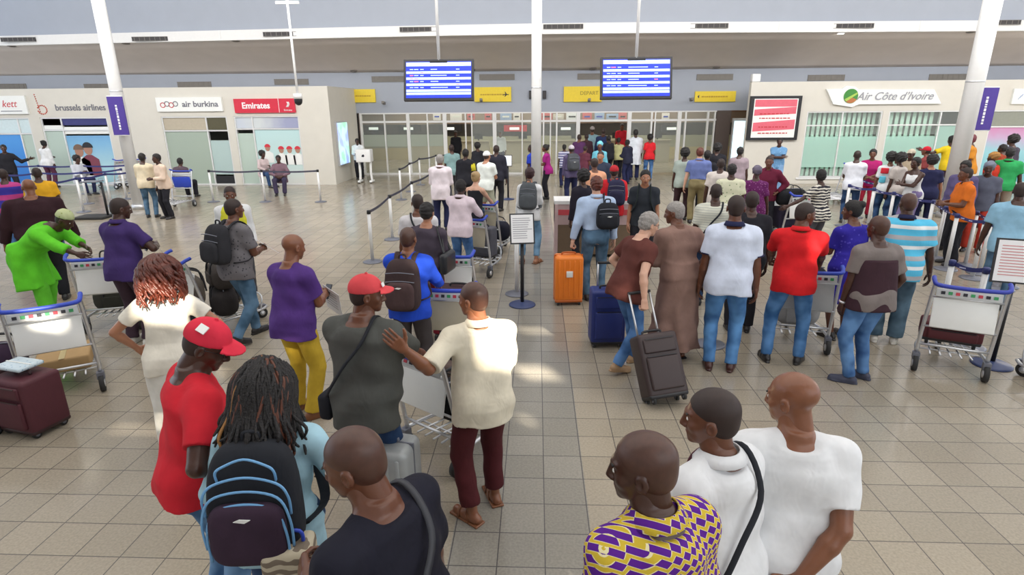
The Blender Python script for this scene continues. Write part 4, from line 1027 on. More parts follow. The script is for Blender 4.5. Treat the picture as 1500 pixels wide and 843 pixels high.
mb.build('disc_mark', [mat('leaf_green', (.05, .25, .04), .4), mat('burnt_orange', (.45, .16, .05), .4), mat('lime', (.40, .58, .10), .4)], r)
text('Air Côte d’Ivoire', .36, mat('silver_grey_lettering', (.33, .33, .36), .4), r, (.36, -.112, -.01), shear=.35, bold=.003)
r, w_, h_, f_ = board('airline_sign', 1484, 130, 1560, 152, yF, M_PANEL, 'white sign board cut off at the right edge')
mb = MB(); 
for k in range(3): mb.tube([(-w_*.40+.05*k, f_-.003, -.10+.05*k), (-w_*.36+.05*k, f_-.003, .02+.05*k)], .010, 5)
mb.build('faint_mark', mat('pale_blue_mark', (.45, .55, .75), .5), r)
# yellow direction signs on the grey wall
M_YEL = mat('yellow_sign', (.80, .60, .03), .45); yW = 24.4
M_TXTY = mat('olive_lettering', (.22, .17, .02), .6)
def plane_icon(mb, x, z, s, f_):
    mb.prism([(x-s, z+.02*s), (x-s*.2, z+.18*s), (x-s*.5, z+.9*s), (x-s*.25, z+.9*s), (x+s*.3, z+.1*s), (x+s, z-.02*s), (x+s, z-.25*s), (x+s*.3, z-.2*s), (x-s*.3, z-.8*s), (x-s*.55, z-.75*s), (x-s*.25, z-.15*s), (x-s*.8, z-.2*s), (x-s*1.05, z-.5*s), (x-s*1.15, z-.45*s)], -.008, 0, F=lambda q: (q[0], q[1]+f_, q[2]))
for px0, py0, px1, py1, txt, lab in [(515, 131, 551, 150, '', 'small yellow sign at the left end over the glass doors'), (695, 128, 749, 149, 'Enregistrement', 'yellow sign with dark plane symbol beside the left flight screen'), (826, 127, 881, 149, 'DEPART', 'yellow sign reading DEPART left of the right flight screen'), (1018, 134, 1076, 149, 'Informations', 'flat yellow sign at the right end over the glass doors')]:
    r, w_, h_, f_ = board('direction_sign', px0, py0, px1, py1, yW, M_YEL, lab)
    if txt == 'DEPART': text('DEPART', .20, M_TXTY, r, (.25, f_, .03))
    else:
        mb = MB(); random.seed(len(lab)); x = -w_*.34
        while x < w_*.26: l = random.uniform(.04, .10); mb.bx(x, x+l, f_-.004, f_, -.03, .02); x += l+.018
        mb.build('faint_script', mat('mustard_lettering', (.50, .30, .02), .6), r)
    if 'plane' in lab: mb = MB(); plane_icon(mb, w_*.36, 0, .11, f_); mb.build('plane_symbol', M_INK, r)
    if 'right end' in lab: mb = MB(); mb.prism([(-w_*.44, 0), (-w_*.40, .07), (-w_*.40, -.07)], -.006, F=lambda q: (q[0], q[1]+f_, q[2])); mb.build('arrow_symbol', M_INK, r)
    mb = MB()
for px in (777, 797):
    r, w_, h_, f_ = board('wall_speaker', px-2, 133, px+3, 145, yW, M_BLACK, 'small black box on the grey wall, %s of the middle column' % ('left' if px < 780 else 'right'), 'speaker', .12)
    MB().bx(-w_*.3, w_*.3, f_-.01, f_, -h_*.35, h_*.35).build('grille', M_VENT, r)
for px, py in [(565, 151), (706, 147), (862, 147), (1010, 146)]:
    q = WY(px, py, yW); r = empty('security_camera', (q[0], yW, q[2]), 0, 'small grey security camera on a bracket over the glass doors', 'camera', 'security cameras over the doors')
    MB().box((0, -.35, .0), (.10, .28, .09), R=Matrix.Rotation(radians(-12), 3, 'X')).build('housing', M_VENTG, r); MB().tube([(0, 0, .05), (0, -.2, .05), (0, -.3, .0)], .02, 6).build('bracket', M_STEEL, r)
# framed poster on the right block
r, w_, h_, f_ = board('framed_poster', 1099, 141, 1165, 205, yF, M_BLACK, 'black framed pink and white poster on the cream wall', 'poster', .12)
MB().bx(-w_*.43, w_*.43, f_-.004, f_, -h_*.44, h_*.44).build('sheet', M_PANEL, r)
mb = MB(); f2 = f_-.006; M_PNK = mat('coral_pink_print', (.72, .13, .18), .5)
for z0_, z1_, d in [(.26, .42, 0), (.06, .20, .04), (-.30, -.10, .05)]: mb.prism([(-w_*.41, h_*(z0_)), (w_*.41, h_*(z0_+d)), (w_*.41, h_*(z1_+d*1.4)), (-w_*.41, h_*z1_)], -.003, 0, F=lambda q: (q[0], q[1]+f2, q[2]))
mb.build('pink_bands', M_PNK, r)
mb = MB(); random.seed(5)
for z in (.10, -.34, -.20, .0):
    x = -w_*.3
    while x < w_*.28: l = random.uniform(.05, .12); mb.bx(x, x+l, f_-.012, f_-.010, h_*z-.015, h_*z+.02); x += l+.03
mb.build('faint_script', M_TXTW if 0 else M_TXTR, r)
# backlit totem right of the doors; screen on the side of the left block
q = WY(1074, 256, 23.6); r = empty('lit_totem', (q[0]+.05, 23.6, 0), 0, 'tall bluish white backlit panel standing right of the glass doors', 'advertising panel')
MB().bx(-.28, .28, -.08, .08, 0, 2.2).build('casing', M_STEEL, r); MB().bx(-.24, .24, -.095, -.08, .1, 2.1).build('light_face', mat('cool_lit_face', (.62, .82, 1.0), .3, emit=1.0, var=.1, scale=3), r)
r = empty('lit_screen', (XL+.0, 22.2, WY(506, 210, 22.2)[2]), 0, 'bright blue and green screen on the side of the left block', 'screen')
MB().bx(0.005, .08, -.62, .62, -.80, .80).build('casing', M_STEEL, r)
m_, t_, b_ = nodes_mat('blue_green_display'); nz_ = t_.nodes.new('ShaderNodeTexNoise'); nz_.inputs['Scale'].default_value = 2.2; tcx = t_.nodes.new('ShaderNodeTexCoord'); t_.links.new(tcx.outputs['Object'], nz_.inputs[0])
rr_ = t_.nodes.new('ShaderNodeValToRGB'); e_ = rr_.color_ramp.elements; e_.new(.5); e_[0].position = .38; e_[0].color = (.10, .65, .35, 1); e_[1].position = .5; e_[1].color = (.45, .8, .95, 1); e_[2].position = .6; e_[2].color = (.10, .25, .9, 1)
t_.links.new(nz_.outputs['Fac'], rr_.inputs[0]); t_.links.new(rr_.outputs[0], b_.inputs['Emission Color']); b_.inputs['Emission Strength'].default_value = .9
MB().bx(.08, .09, -.57, .57, -.75, .75).build('display', m_, r)
# flight information screens hung from poles
M_SCRB = mat('deep_blue_display', (.012, .03, .42), .25, emit=.75, var=.1); M_SCRW = mat('pale_blue_row', (.42, .56, .95), .25, emit=.8, var=.15, scale=6); M_SCRT = mat('white_row_text', (.35, .45, .9), .3, emit=.7); M_SCRR = mat('red_row_text', (.85, .15, .25), .3, emit=.8)
def fids(px, py, lab, sd):
    q = WY(px, py, 14.0); r = empty('flight_screen', q, radians(0), lab, 'screen'); Rx = Matrix.Rotation(radians(-15), 3, 'X')
    W_, H_ = 1.60, .92
    def B(mb, x0, x1, z0, z1, y0, y1, mi=0): mb.box(tuple(Rx @ Vector(((x0+x1)/2, (y0+y1)/2, (z0+z1)/2))), (x1-x0, y1-y0, z1-z0), mi, Rx)
    mb = MB(); B(mb, -W_/2, W_/2, -H_/2, H_/2, -.05, .06); mb.build('housing', M_BLACK, r)
    mb = MB(); B(mb, -W_/2+.05, W_/2-.05, -H_/2+.05, H_/2-.05, -.056, -.05); mb.build('display', M_SCRB, r)
    rnd = random.Random(sd); mb = MB(); mt_ = MB(); n = 10; hh = (H_-.14)
    B(mb, -W_/2+.06, W_/2-.06, H_/2-.155, H_/2-.07, -.060, -.056)
    for k in range(1, n):
        z = H_/2-.16-(k)*(hh-.10)/n; 
        if k % 2 == 0 or k == n-1: B(mb, -W_/2+.06, W_/2-.06, z-.027, z+.027, -.060, -.056)
        for x0_, x1_ in [(-.66, -.58), (-.56, -.46), (-.42, -.34), (-.18, -.18+rnd.uniform(.1, .45)), (.40, .48)]:
            B(mt_, x0_, x1_, z-.009, z+.010, -.064, -.060, 1 if rnd.random() < .08 else 0)
    mb.build('row', M_SCRW, r); mt_.build('row_text', [M_SCRT, M_SCRR], r)
    MB().tube([(0, .10, .40), (0, .10, 8.598-q[2])], .035, 10).tube([(0, .10, .3), (0, .10, .42)], .06, 8).build('pole', M_WHITE, r)
    MB().box((0, .09, .25), (.4, .1, .35)).build('bracket', M_BLACK, r)
fids(643, 118, 'blue flight information screen hanging left of the middle column', 1); fids(931.5, 115, 'blue flight information screen hanging right of the middle column', 2)
# camera on a thin drop pole
q = WY(437, 148, 15.0); r = empty('drop_camera', q, 0, 'dome camera at the foot of a thin white pole before the left offices', 'camera')
MB().tube([(0, 0, .1), (0, 0, 5.2-q[2])], .03, 8).bx(-.28, .28, -.03, .03, 5.08-q[2], 5.14-q[2]).build('pole', M_WHITE, r); MB().lathe([(.10, .16), (.10, 0), (.085, -.06), (.04, -.10), (0, -.11)], n=14).build('dome', M_BLACK, r); MB().lathe([(.105, .05), (.105, .17), (0, .18)], n=14).build('cap', M_WHITE, r)
q = WY(1107, 112, 21.5); r = empty('wall_lamp', (q[0], 21.5, ZT), 0, 'small white box fitting on the corner of the right block', 'lamp'); MB().rbox((0, 0, .14), (.28, .22, .26), .03).build('housing', M_WHITE, r)
MB().tube([(0, 0, -.0), (0, 0, .02)], .05).build('foot', M_STEEL, r)
# office window picture figures: plain coloured silhouettes printed on the glass posters
def decal_person(px, py, s, shirt, hair_, y, lab):
    q = WY(px, py, y); r = empty('window_poster', (q[0], y, q[2]), 0, lab, 'poster')
    def P(f, mt_, nm): MB().prism(f, -.006).build(nm, mt_, r)
    n = 20
    P([(.16*s*cos(2*pi*k/n), .20*s*sin(2*pi*k/n)) for k in range(n)], mat('printed_face', (.42, .22, .15), .5), 'printed_head')
    MB().prism([(.20*s*cos(pi*k/n), .06*s+.20*s*sin(pi*k/n)) for k in range(n+1)], -.008).build('printed_hair', hair_, r)
    MB().prism([(-.30*s, -.95*s), (-.34*s, -.36*s), (-.10*s, -.20*s), (.10*s, -.20*s), (.34*s, -.36*s), (.36*s, -.95*s)], -.005).build('printed_shirt', shirt, r)
yp = YL+.055
decal_person(116, 222, 1.0, M_PANEL, MATS.get('brown_print') or mat('brown_print', (.20, .12, .08), .5), yp, 'printed portrait in a pale top on the left office window')
decal_person(129, 219, 1.0, mat('maroon_print', (.22, .05, .08), .5), M_BLACK, yp, 'printed portrait in a maroon top on the left office window')
for i, (px, py) in enumerate([(392, 217), (412, 220), (424, 220), (436, 220)]): decal_person(px, py, .55, M_PANEL, M_REDH, yp, ['printed figure with red hat nearest the office door', 'second printed figure with red hat on the pale office window', 'third printed figure with red hat on the pale office window', 'rightmost printed figure with red hat on the pale office window'][i])
# ------------------------------------------------------------------ luggage carts, bags, barriers
def smooth(pts, n=5, closed=False):
    P = [np.array(q, float) for q in pts]; L = len(P); out = []
    for i in range(L if closed else L-1):
        g = (lambda k: P[k % L]) if closed else (lambda k: P[min(max(k, 0), L-1)])
        a, b, c, d = g(i-1), g(i), g(i+1), g(i+2)
        for k in range(n):
            t = k/n; out.append(.5*((2*b)+(-a+c)*t+(2*a-5*b+4*c-d)*t*t+(-a+3*b-3*c+d)*t**3))
    if not closed: out.append(P[-1])
    return out
def wheel(mb, c, r, w_, ax='X', m0=0, m1=1):
    R = Matrix.Rotation(pi/2, 3, 'Y')
    mb.lathe([(r*.45, -w_/2), (r, -w_/2), (r*1.0, w_/2), (r*.45, w_/2)], c=c, n=16, mi=m0, R=R); mb.lathe([(0, -w_/2-.004), (r*.5, -w_/2-.004), (r*.5, w_/2+.004), (0, w_/2+.004)], c=c, n=12, mi=m1, R=R)
def make_trolley(loc, rz, label, panel=None, hcol=None, full=False):
    r = empty('luggage_cart', loc, rz, label, 'luggage cart')
    hc = hcol or M_BLUE
    mb = MB()
    for s in (-1, 1):
        mb.tube(smooth([(s*.29, -.44, 1.0), (s*.29, -.40, .90), (s*.30, -.30, .45), (s*.30, -.26, .20)], 4), .019, 8)
        mb.tube(smooth([(s*.30, -.26, .20), (s*.27, .05, .19), (s*.16, .42, .17), (s*.06, .55, .17)], 4), .017, 8)
    mb.tube([(-.30, -.28, .30), (.30, -.28, .30)], .013, 6); mb.tube([(-.29, -.40, .86), (.29, -.40, .86)], .011, 6); mb.tube([(-.30, -.33, .52), (.30, -.33, .52)], .011, 6)
    mb.build('frame', M_STEEL, r)
    MB().tube(smooth([(-.30, -.36, 1.05), (-.30, -.42, 1.03), (-.27, -.47, 1.00), (-.10, -.48, .99), (.10, -.48, .99), (.27, -.47, 1.00), (.30, -.42, 1.03), (.30, -.36, 1.05)], 4), .021, 8).build('handle', hc, r)
    Rx = Matrix.Rotation(radians(-12), 3, 'X')
    MB().rbox((0, -.372, .69), (.53, .016, .31), .007, R=Rx, n=2).build('advert_panel', panel or M_PANEL, r)
    o = MB(); o.rbox((0, -.405, .91), (.53, .014, .085), .006, R=Rx, n=2); o.build('top_strip', mat('grey_strip', (.62, .64, .64), .4), r)
    mb = MB(); cols = [M_INK, mat('strip_green', (.05, .35, .12), .5), mat('strip_red', (.6, .05, .08), .5)]
    for k in range(8): mb.box((-.21+.06*k, -.417, .912), (.034, .004, .03), k % 3, Rx)
    mb.build('strip_logos', cols, r)
    mb = MB()
    for x in (-.18, -.09, 0, .09, .18): mb.tube([(x, -.26, .195), (x*.75, .40, .18)], .009, 6)
    for y in (-.1, .1, .3): mb.tube([(-.27+.12*max(0, y), y, .19), (.27-.12*max(0, y), y, .19)], .009, 6)
    mb.tube(smooth([(-.16, .42, .17), (-.12, .47, .34), (.12, .47, .34), (.16, .42, .17)], 4), .012, 6)
    mb.build('base_rack', M_STEEL, r)
    for s in (-1, 1):
        w_ = MB(); wheel(w_, (s*.30, -.30, .085), .085, .042); w_.build('wheel', [M_RUB, M_STEEL], r)
        MB().box((s*.30, -.28, .165), (.065, .07, .07)).build('wheel_bracket', M_STEELD, r)
    w_ = MB(); wheel(w_, (0, .50, .07), .07, .04); w_.build('wheel', [M_RUB, M_STEEL], r); MB().bx(-.035, .035, .47, .56, .13, .18).build('wheel_bracket', M_STEELD, r)
    return r
def make_case(loc, rz, m, label, w_=.44, d_=.27, h_=.66, handle=0.0, tilt=0, soft=True, cat='suitcase', trim=None, lie=False, name='suitcase', z0=0.0):
    r = empty(name, (loc[0], loc[1], z0 if len(loc) < 3 else loc[2]), rz, label, cat); r.rotation_euler = (radians(tilt), radians(90) if lie else 0, rz)
    z = .06; tr = trim or M_BLACK
    MB().rbox((0, 0, z+h_/2), (w_, d_, h_), .05 if not soft else .035, n=4).build('shell', m, r)
    mb = MB()
    if soft:
        mb.rbox((0, -d_/2-.008, z+h_*.36), (w_*.80, .04, h_*.52), .018); mb.rbox((0, -d_/2-.004, z+h_*.79), (w_*.80, .03, h_*.22), .014); mb.build('front_pocket', m, r)
        mb = MB()
        for zz_ in (z+h_*.625, z+h_*.90): mb.box((0, -d_/2-.026, zz_), (w_*.72, .008, .008))
        mb.tube([(s1*w_*.48, s2*0-d_*.22, z+zq) for s1, s2, zq in [(-1, 0, .05), (-1, 0, h_-.05), (1, 0, h_-.05), (1, 0, .05)]], .006, 6)
        mb.build('zip', tr, r)
    else:
        for k in range(5): mb.rbox((-w_*.36+w_*.18*k, -d_/2, z+h_/2), (.025, .018, h_*.82), .008, n=2); 
        for k in range(5): mb.rbox((-w_*.36+w_*.18*k, d_/2, z+h_/2), (.025, .018, h_*.82), .008, n=2)
        mb.build('rib', m, r); MB().box((0, 0, z+h_/2), (w_+.006, .012, h_+.006)).build('seam', tr, r)
        MB().rbox((0, -d_/2-.012, z+h_*.62), (.09, .01, .09), .004, n=2).build('badge', M_PANEL, r)
    MB().tube(smooth([(-.09, 0, z+h_-.005), (-.08, 0, z+h_+.03), (.08, 0, z+h_+.03), (.09, 0, z+h_-.005)], 4), .012, 6).build('carry_handle', tr, r)
    for sx in (-1, 1):
        for sy in (-1, 1):
            q = MB(); wheel(q, (sx*w_*.38, sy*d_*.34, .035), .035, .024); q.build('wheel', [M_RUB, M_STEELD], r)
    MB().rbox((0, 0, .068), (w_*.98, d_*.98, .05), .02, n=2).build('bottom_guard', tr, r)
    if handle > 0:
        for s in (-1, 1): MB().tube([(s*w_*.27, d_*.36, z+h_*.9), (s*w_*.27, d_*.36, z+h_+handle)], .011, 6).build('telescopic_pole', M_STEEL, r)
        MB().tube([(-w_*.29, d_*.36, z+h_+handle), (w_*.29, d_*.36, z+h_+handle)], .016, 8).build('grip', M_BLACK, r)
    return r
def make_duffel(loc, rz, m, label, L_=.55, r_=.15, cat='bag', tag_=False, name='duffel_bag'):
    r = empty(name, loc, rz, label, cat)
    MB().rbox((0, 0, r_), (L_, r_*1.8, r_*2), r_*.75, n=5).build('bag_body', m, r)
    mb = MB(); mb.tube([(-L_*.4, 0, 2*r_+.002), (L_*.4, 0, 2*r_+.002)], .008, 6); mb.build('zip', M_STEELD, r)
    for s in (-1, 1): MB().tube(smooth([(-L_*.22, s*r_*.93, r_*1.0), (-L_*.18, s*r_*.8, 2*r_), (-.05, s*r_*.35, 2*r_+.07), (.05, s*r_*.35, 2*r_+.07), (L_*.18, s*r_*.8, 2*r_), (L_*.22, s*r_*.93, r_*1.0)], 4), .014, 6, flat=.35).build('handle', M_BLACK, r)
    MB().rbox((0, -r_*.93, r_*.85), (L_*.5, .03, r_*1.0), .012, n=3).build('side_pocket', m, r)
    if tag_: MB().bx(-.05, .09, -r_*.93-.022, -r_*.93-.016, r_*.6, r_*1.3).build('paper_tag', M_PAPER, r)
    return r
def child_frame(pi_):
    r = pi_['root']; return r
def worn(name, pi_, label, cat, cen):
    c = wpt(pi_, cen); e = empty(name, c, pi_['th'], label, cat); e.scale = (pi_['sc'],)*3; return e
def tq(pi_, u, v, t): return pi_['P0']+pi_['R']*u+pi_['F']*v+pi_['A']*t
def backpack(pi_, m, label, m2=None, piping=None, w_=.31, h_=.46, d_=.18, straps=True, t0=.07, one=0, logo=False, sm_=None, u0=0.0):
    cen = tq(pi_, u0, -.135-d_/2, t0+h_/2); e = worn('backpack', pi_, label, 'backpack', cen)
    RM = Matrix([[pi_['R'][i], pi_['F'][i], pi_['A'][i]] for i in range(3)])
    F = Field((-w_, -d_, -h_), (w_, d_, h_), .012 if pi_['dist'] < 7 else .02)
    def body(X, Y, Z):
        tt = np.clip((Z+h_/2)/h_, 0, 1); ww = w_/2*(1-.20*tt**3); dd = d_/2*(1-.35*tt**2)
        q = (np.abs(X/ww)**4+np.abs((Y-(d_/2-dd))/dd)**3.2+np.abs(Z/(h_/2))**5)**(1/4.); return (q-1)*d_/2
    F.add(body, (-w_/2, -d_/2, -h_/2), (w_/2, d_/2, h_/2), .01)
    v, q = F.mesh(); RA = np.array(RM); P = Pieces(); P.add(v @ RA.T, q); P.build('pack_body', m, e)
    f = lambda u, v_, t: tuple(RM @ Vector((u, v_, t)))
    F2 = Field((-w_, -d_, -h_), (w_, d_, h_), .012 if pi_['dist'] < 7 else .02); yb = -d_/2
    def pk(X, Y, Z): return ((np.abs(X/(w_*.40))**4+np.abs((Y-yb)/.045)**2.5+np.abs((Z+h_*.17)/(h_*.27))**4)**.25-1)*.045
    F2.add(pk, (-w_*.4, yb-.05, -h_*.44), (w_*.4, yb+.05, h_*.12), .01); v, q = F2.mesh(); P = Pieces(); P.add(v @ RA.T, q); P.build('front_pocket', m2 or m, e)
    mb = MB()
    if piping:
        def arch(wd, zb_, ztp, yo, rr=.006): return mb.tube([f(*q_) for q_ in smooth([(-wd, yo+.02, zb_), (-wd, yo+.005, (zb_+ztp)/2), (-wd*.75, yo+.008, ztp-.03), (0, yo+.012, ztp), (wd*.75, yo+.008, ztp-.03), (wd, yo+.005, (zb_+ztp)/2), (wd, yo+.02, zb_)], 5)], rr, 6)
        arch(w_*.405, -h_*.40, h_*.10, yb-.020); arch(w_*.45, -h_*.30, h_*.20, yb-.012); arch(w_*.44, -.02, h_*.30, yb+.006); arch(w_*.30, h_*.22, h_*.43, yb+.030)
        mb.build('piping', piping, e)
    else:
        for z_ in (.12, .28): mb.tube([f(*q_) for q_ in smooth([(-w_*.40, yb+.02, h_*(z_-.03)), (0, yb+.0, h_*z_), (w_*.40, yb+.02, h_*(z_-.03))], 4)], .005, 6)
        mb.build('zip', M_STEELD, e)
    if logo: mb = MB(); mb.prism([(-.035, 0), (-.01, .010), (.035, .006), (.01, -.008)], -.005, F=lambda q_: f(q_[0], q_[1]+yb-.044, q_[2])); mb.build('badge', M_PANEL, e)
    mb = MB(); mb.tube([f(*q_) for q_ in smooth([(-.035, d_*.2, h_*.47), (-.03, d_*.2, h_*.47+.05), (.03, d_*.2, h_*.47+.05), (.035, d_*.2, h_*.47)], 4)], .009, 6); mb.build('top_handle', m, e)
    if straps:
        for s in ((-1, 1) if not one else (one,)):
            k = 1+max(0, pi_['bw']-1)*.5; b_ = pi_['belly']*.3
            pts = [tq(pi_, s*.075, -.125, t0+h_*.86), tq(pi_, s*.085, -.09, .515), tq(pi_, s*.095*k, -.02, .552), tq(pi_, s*.10*k, .07, .515), tq(pi_, s*.105*k, .142*k, .42), tq(pi_, s*.120*k, .156*k+b_, .30), tq(pi_, s*.165*k, .115*k, .17), tq(pi_, s*.205*k, .0, .10), tq(pi_, s*.16*k, -.15, .09)]
            pts = [q_-cen for q_ in smooth(pts, 5)]; MB().tube(pts, .030, 8, flat=.25).build('shoulder_strap', sm_ or m, e)
    return e
def strap_loop(pi_, m, side, name='bag_strap', par=None, cen=None, drop=.0, k=1.0):
    s = side; b_ = pi_['belly']*.5; k = k*(1+max(0, pi_['bw']-1)*.6)
    pts = [tq(pi_, -s*.10, -.02, .555), tq(pi_, -s*.06, .135*k, .42), tq(pi_, s*.06, .165*k+b_, .26), tq(pi_, s*.17*k, .12*k, .08-drop), tq(pi_, s*.225*k, 0, .0-drop), tq(pi_, s*.17*k, -.135*k, .06-drop), tq(pi_, s*.05, -.165*k, .26), tq(pi_, -s*.07, -.145*k, .42)]
    pts = [q-cen for q in smooth(pts, 6, True)]; MB().tube(pts, .014, 6, flat=.3, closed=True).build(name, m, par)
def crossbag(pi_, m, label, side=1, size=(.26, .10, .22), drop=.0, front=0.0, sm_=None, cat='bag'):
    cen = tq(pi_, side*(.235+max(0, pi_['bw']-1)*.15), front, -.06-drop); e = worn('shoulder_bag', pi_, label, cat, cen)
    MB().rbox((0, 0, -.02), (size[1], size[0], size[2]), .03, n=4).build('bag_body', m, e); MB().rbox((side*size[1]*.5, 0, .02), (.015, size[0]*.94, size[2]*.5), .006, n=2).build('flap', m, e)
    strap_loop(pi_, sm_ or m, side, 'strap', e, cen, drop); return e
def handbag(pi_, m, label, side=1, size=(.10, .34, .26), t=.12, cat='handbag', v0=-.04):
    u = side*(.255+max(0, pi_['bw']-1)*.15); cen = tq(pi_, u, v0, t); e = worn('handbag', pi_, label, cat, cen)
    MB().rbox((0, 0, 0), size, .045, n=4).build('bag_body', m, e)
    for dy in (-.03, .03): MB().tube([q-cen for q in smooth([tq(pi_, u, v0-.11+dy*.3, t+size[2]*.45), tq(pi_, side*.22, -.07+dy, .36), tq(pi_, side*.15, -.01+dy, .525), tq(pi_, side*.20, .06+dy, .40), tq(pi_, u, v0+.11+dy*.3, t+size[2]*.45)], 5)], .009, 6).build('handle', m, e)
    return e
def phone(p, rz, label, name='phone'):
    e = empty(name, p, rz, label, 'phone'); e.rotation_euler = (radians(-35), 0, rz)
    MB().rbox((0, 0, 0), (.07, .010, .145), .004, n=2).build('case', M_BLACK, e); MB().box((0, -.0062, 0), (.062, .001, .13)).build('display', mat('dim_display', (.05, .06, .08), .1), e)
def paper(p, rot, label, w_=.18, h_=.25):
    e = empty('paper_sheet', p, 0, label, 'paper'); e.rotation_euler = rot
    MB().box((0, 0, 0), (w_, .003, h_)).build('sheet', M_PAPER, e); mb = MB()
    for k in range(6): mb.box((-.01, -.0025, h_*.35-k*h_*.12), (w_*.7, .001, .006))
    mb.build('text_lines', mat('grey_print', (.35, .35, .38), .6), e)
# barriers
PN = {}
def post(x, y, label, to=None, belt=M_BELT, group=None, pole=M_ALU, h_=.96, base_m=None, marks=False):
    r = empty('barrier_post', (x, y, 0), 0, label, 'barrier post', group)
    MB().lathe([(.175, 0), (.175, .012), (.15, .022), (.05, .035), (.034, .045)], n=24).build('base', base_m or M_STEELD, r)
    MB().lathe([(.031, .04), (.031, h_-.07)], n=14).build('pole', pole, r)
    MB().lathe([(.036, h_-.07), (.036, h_-.01), (.028, h_), (0, h_)], n=14).build('belt_head', M_BLACK if belt is M_BELTD else mat('navy_cap', (.03, .04, .16), .4), r)
    if to is not None:
        dx, dy = to[0]-x, to[1]-y; L = sqrt(dx*dx+dy*dy); ux, uy = dx/L, dy/L; mb = MB(); n = 8; vs = []; fs = []
        for i in range(n+1):
            t = .03+(L-.06)*i/n; sag = -.03*sin(pi*i/n)
            for dz in (-.025, .025):
                for sd in (-.0015, .0015): vs.append((ux*t-uy*sd, uy*t+ux*sd, h_-.04+sag+dz))
        for i in range(n):
            a = i*4; b_ = a+4
            for p_, q in ((0, 1), (1, 3), (3, 2), (2, 0)): fs.append((a+p_, a+q, b_+q, b_+p_))
        mb.add(vs, fs)
        bo = mb.build('belt', belt, r)
        if marks:
            mb = MB(); ang = atan2(dy, dx); RR = Matrix.Rotation(ang, 3, 'Z')
            k = .12
            while k < L-.2:
                for sd in (-1, 1): mb.box((ux*k-uy*sd*.003, uy*k+ux*sd*.003, h_-.04-.03*sin(pi*k/L)), (.07, .001, .014), 0, RR)
                k += .16
            if mb.v: mb.build('belt_print', mat('white_belt_print', (.6, .6, .8), .6), bo)
    return r
def sign_stand(x, y, rz, label, h_=1.12, w_=.33, hh=.40, pole_m=None, text_c=None, base=True, tilt=-18, wide=None):
    r = empty('sign_stand', (x, y, 0), rz, label, 'sign stand')
    if base: MB().lathe([(.19, 0), (.19, .012), (.17, .024), (.05, .04), (.03, .05)], n=24).build('base', mat('navy_base', (.04, .06, .16), .4), r)
    MB().tube([(0, 0, .03), (0, 0, h_-.05)], .026, 10).build('pole', pole_m or M_BLACK, r); Rx = Matrix.Rotation(radians(tilt), 3, 'X')
    def B(mb, x0, x1, z0, z1, y0, y1): 
        c = Rx @ Vector(((x0+x1)/2, (y0+y1)/2, (z0+z1)/2)); mb.box((c[0], c[1], c[2]+h_+hh*.3), (x1-x0, y1-y0, z1-z0), 0, Rx)
    mb = MB(); B(mb, -w_/2, w_/2, -hh/2, hh/2, -.015, .012); mb.build('board', M_BLACK, r)
    mb = MB(); B(mb, -w_/2+.018, w_/2-.018, -hh/2+.018, hh/2-.018, -.018, -.015); mb.build('sheet', M_PAPER, r)
    mb = MB(); rnd = random.Random(int(x*100)); z = hh*.34
    while z > -hh*.36:
        l = w_*rnd.uniform(.5, .78); B(mb, -w_*.38, -w_*.38+l, z-.005, z+.004, -.020, -.018); z -= .030
    mb.build('text_lines', text_c or mat('grey_print', (.35, .35, .38), .6), r); return r
# ------------------------------------------------------------------ the people
def c(*a): return fab(tuple(a))
WHT = c(.78, .79, .80); CRM = c(.72, .66, .52); BLK = c(.018, .018, .024); NVY = c(.018, .022, .07); DGR = c(.07, .07, .08)
JN = fab((.045, .13, .34), 'denim', (.10, .22, .46)); JL = fab((.09, .22, .45), 'denim', (.20, .36, .58)); JD = fab((.02, .05, .14), 'denim', (.04, .09, .2)); JM = fab((.06, .14, .24), 'denim', (.12, .22, .34))
BRN = c(.10, .025, .02); KHK = c(.22, .18, .09); GRY = c(.22, .22, .24); SHB = mat('brown_leather', (.20, .075, .03), .4); SHW = mat('white_sneaker', (.7, .68, .62), .5); SHD = mat('dark_suede', (.05, .055, .09), .7)
P = person
# nearest row
P('wax', 942, 638, 1.76, 28, 'shaved-headed person in purple and yellow patterned shirt at the bottom edge', 'polo', fab((.62, .45, .04), 'harlequin', (.10, .015, .26), (.80, .72, .42), sc=1.5), 'trousers', BLK, hair='stub', sk='d', hyaw=44, hp=6, collar=fab((.62, .45, .04), 'harlequin', (.10, .015, .26), (.80, .72, .42), sc=1.5), al='down', ar='down', res=.008, sleeve=.95)
P('tie', 1045, 573, 1.71, 34, 'person in white shirt with dark red tie and black cross strap', 'shirt', WHT, 'trousers', DGR, hair='buzz', sk='m', hyaw=36, hp=4, collar=WHT, bw=.90, res=.008, al='front', sleeve=.9)
P('bald', 1162, 546, 1.70, -8, 'bald person in plain white tee with one arm folded behind the back', 'tee', WHT, 'jeans', DGR, hair='none', sk='b', hyaw=50, hp=8, ar=(.02, -.20, .96, 'hold', (1, -.5, -.2)), res=.008, bw=1.05)
P('lookleft', 503, 633, 1.76, 62, 'person in black tee looking left in front of the grey hard case', 'tee', c(.012, .012, .022), 'jeans', JD, hair='stub', sk='m', hyaw=22, hp=14, al='front', res=.008, bw=1.08, lean=8)
bd = P('braids', 392, 534, 1.66, 6, 'person with long braids, pale blue shirt and dark backpack', 'long', c(.38, .60, .70), 'jeans', JD, hair='none', sk='m', fem=True, hyaw=-12, hp=12, al=(.16, .24, 1.08, 'hold', (.5, -.5, -.8)), ar=(.18, .22, 1.08, 'hold', (.7, -.4, -.6)), res=.008, bw=1.20, sleeve=1.5)
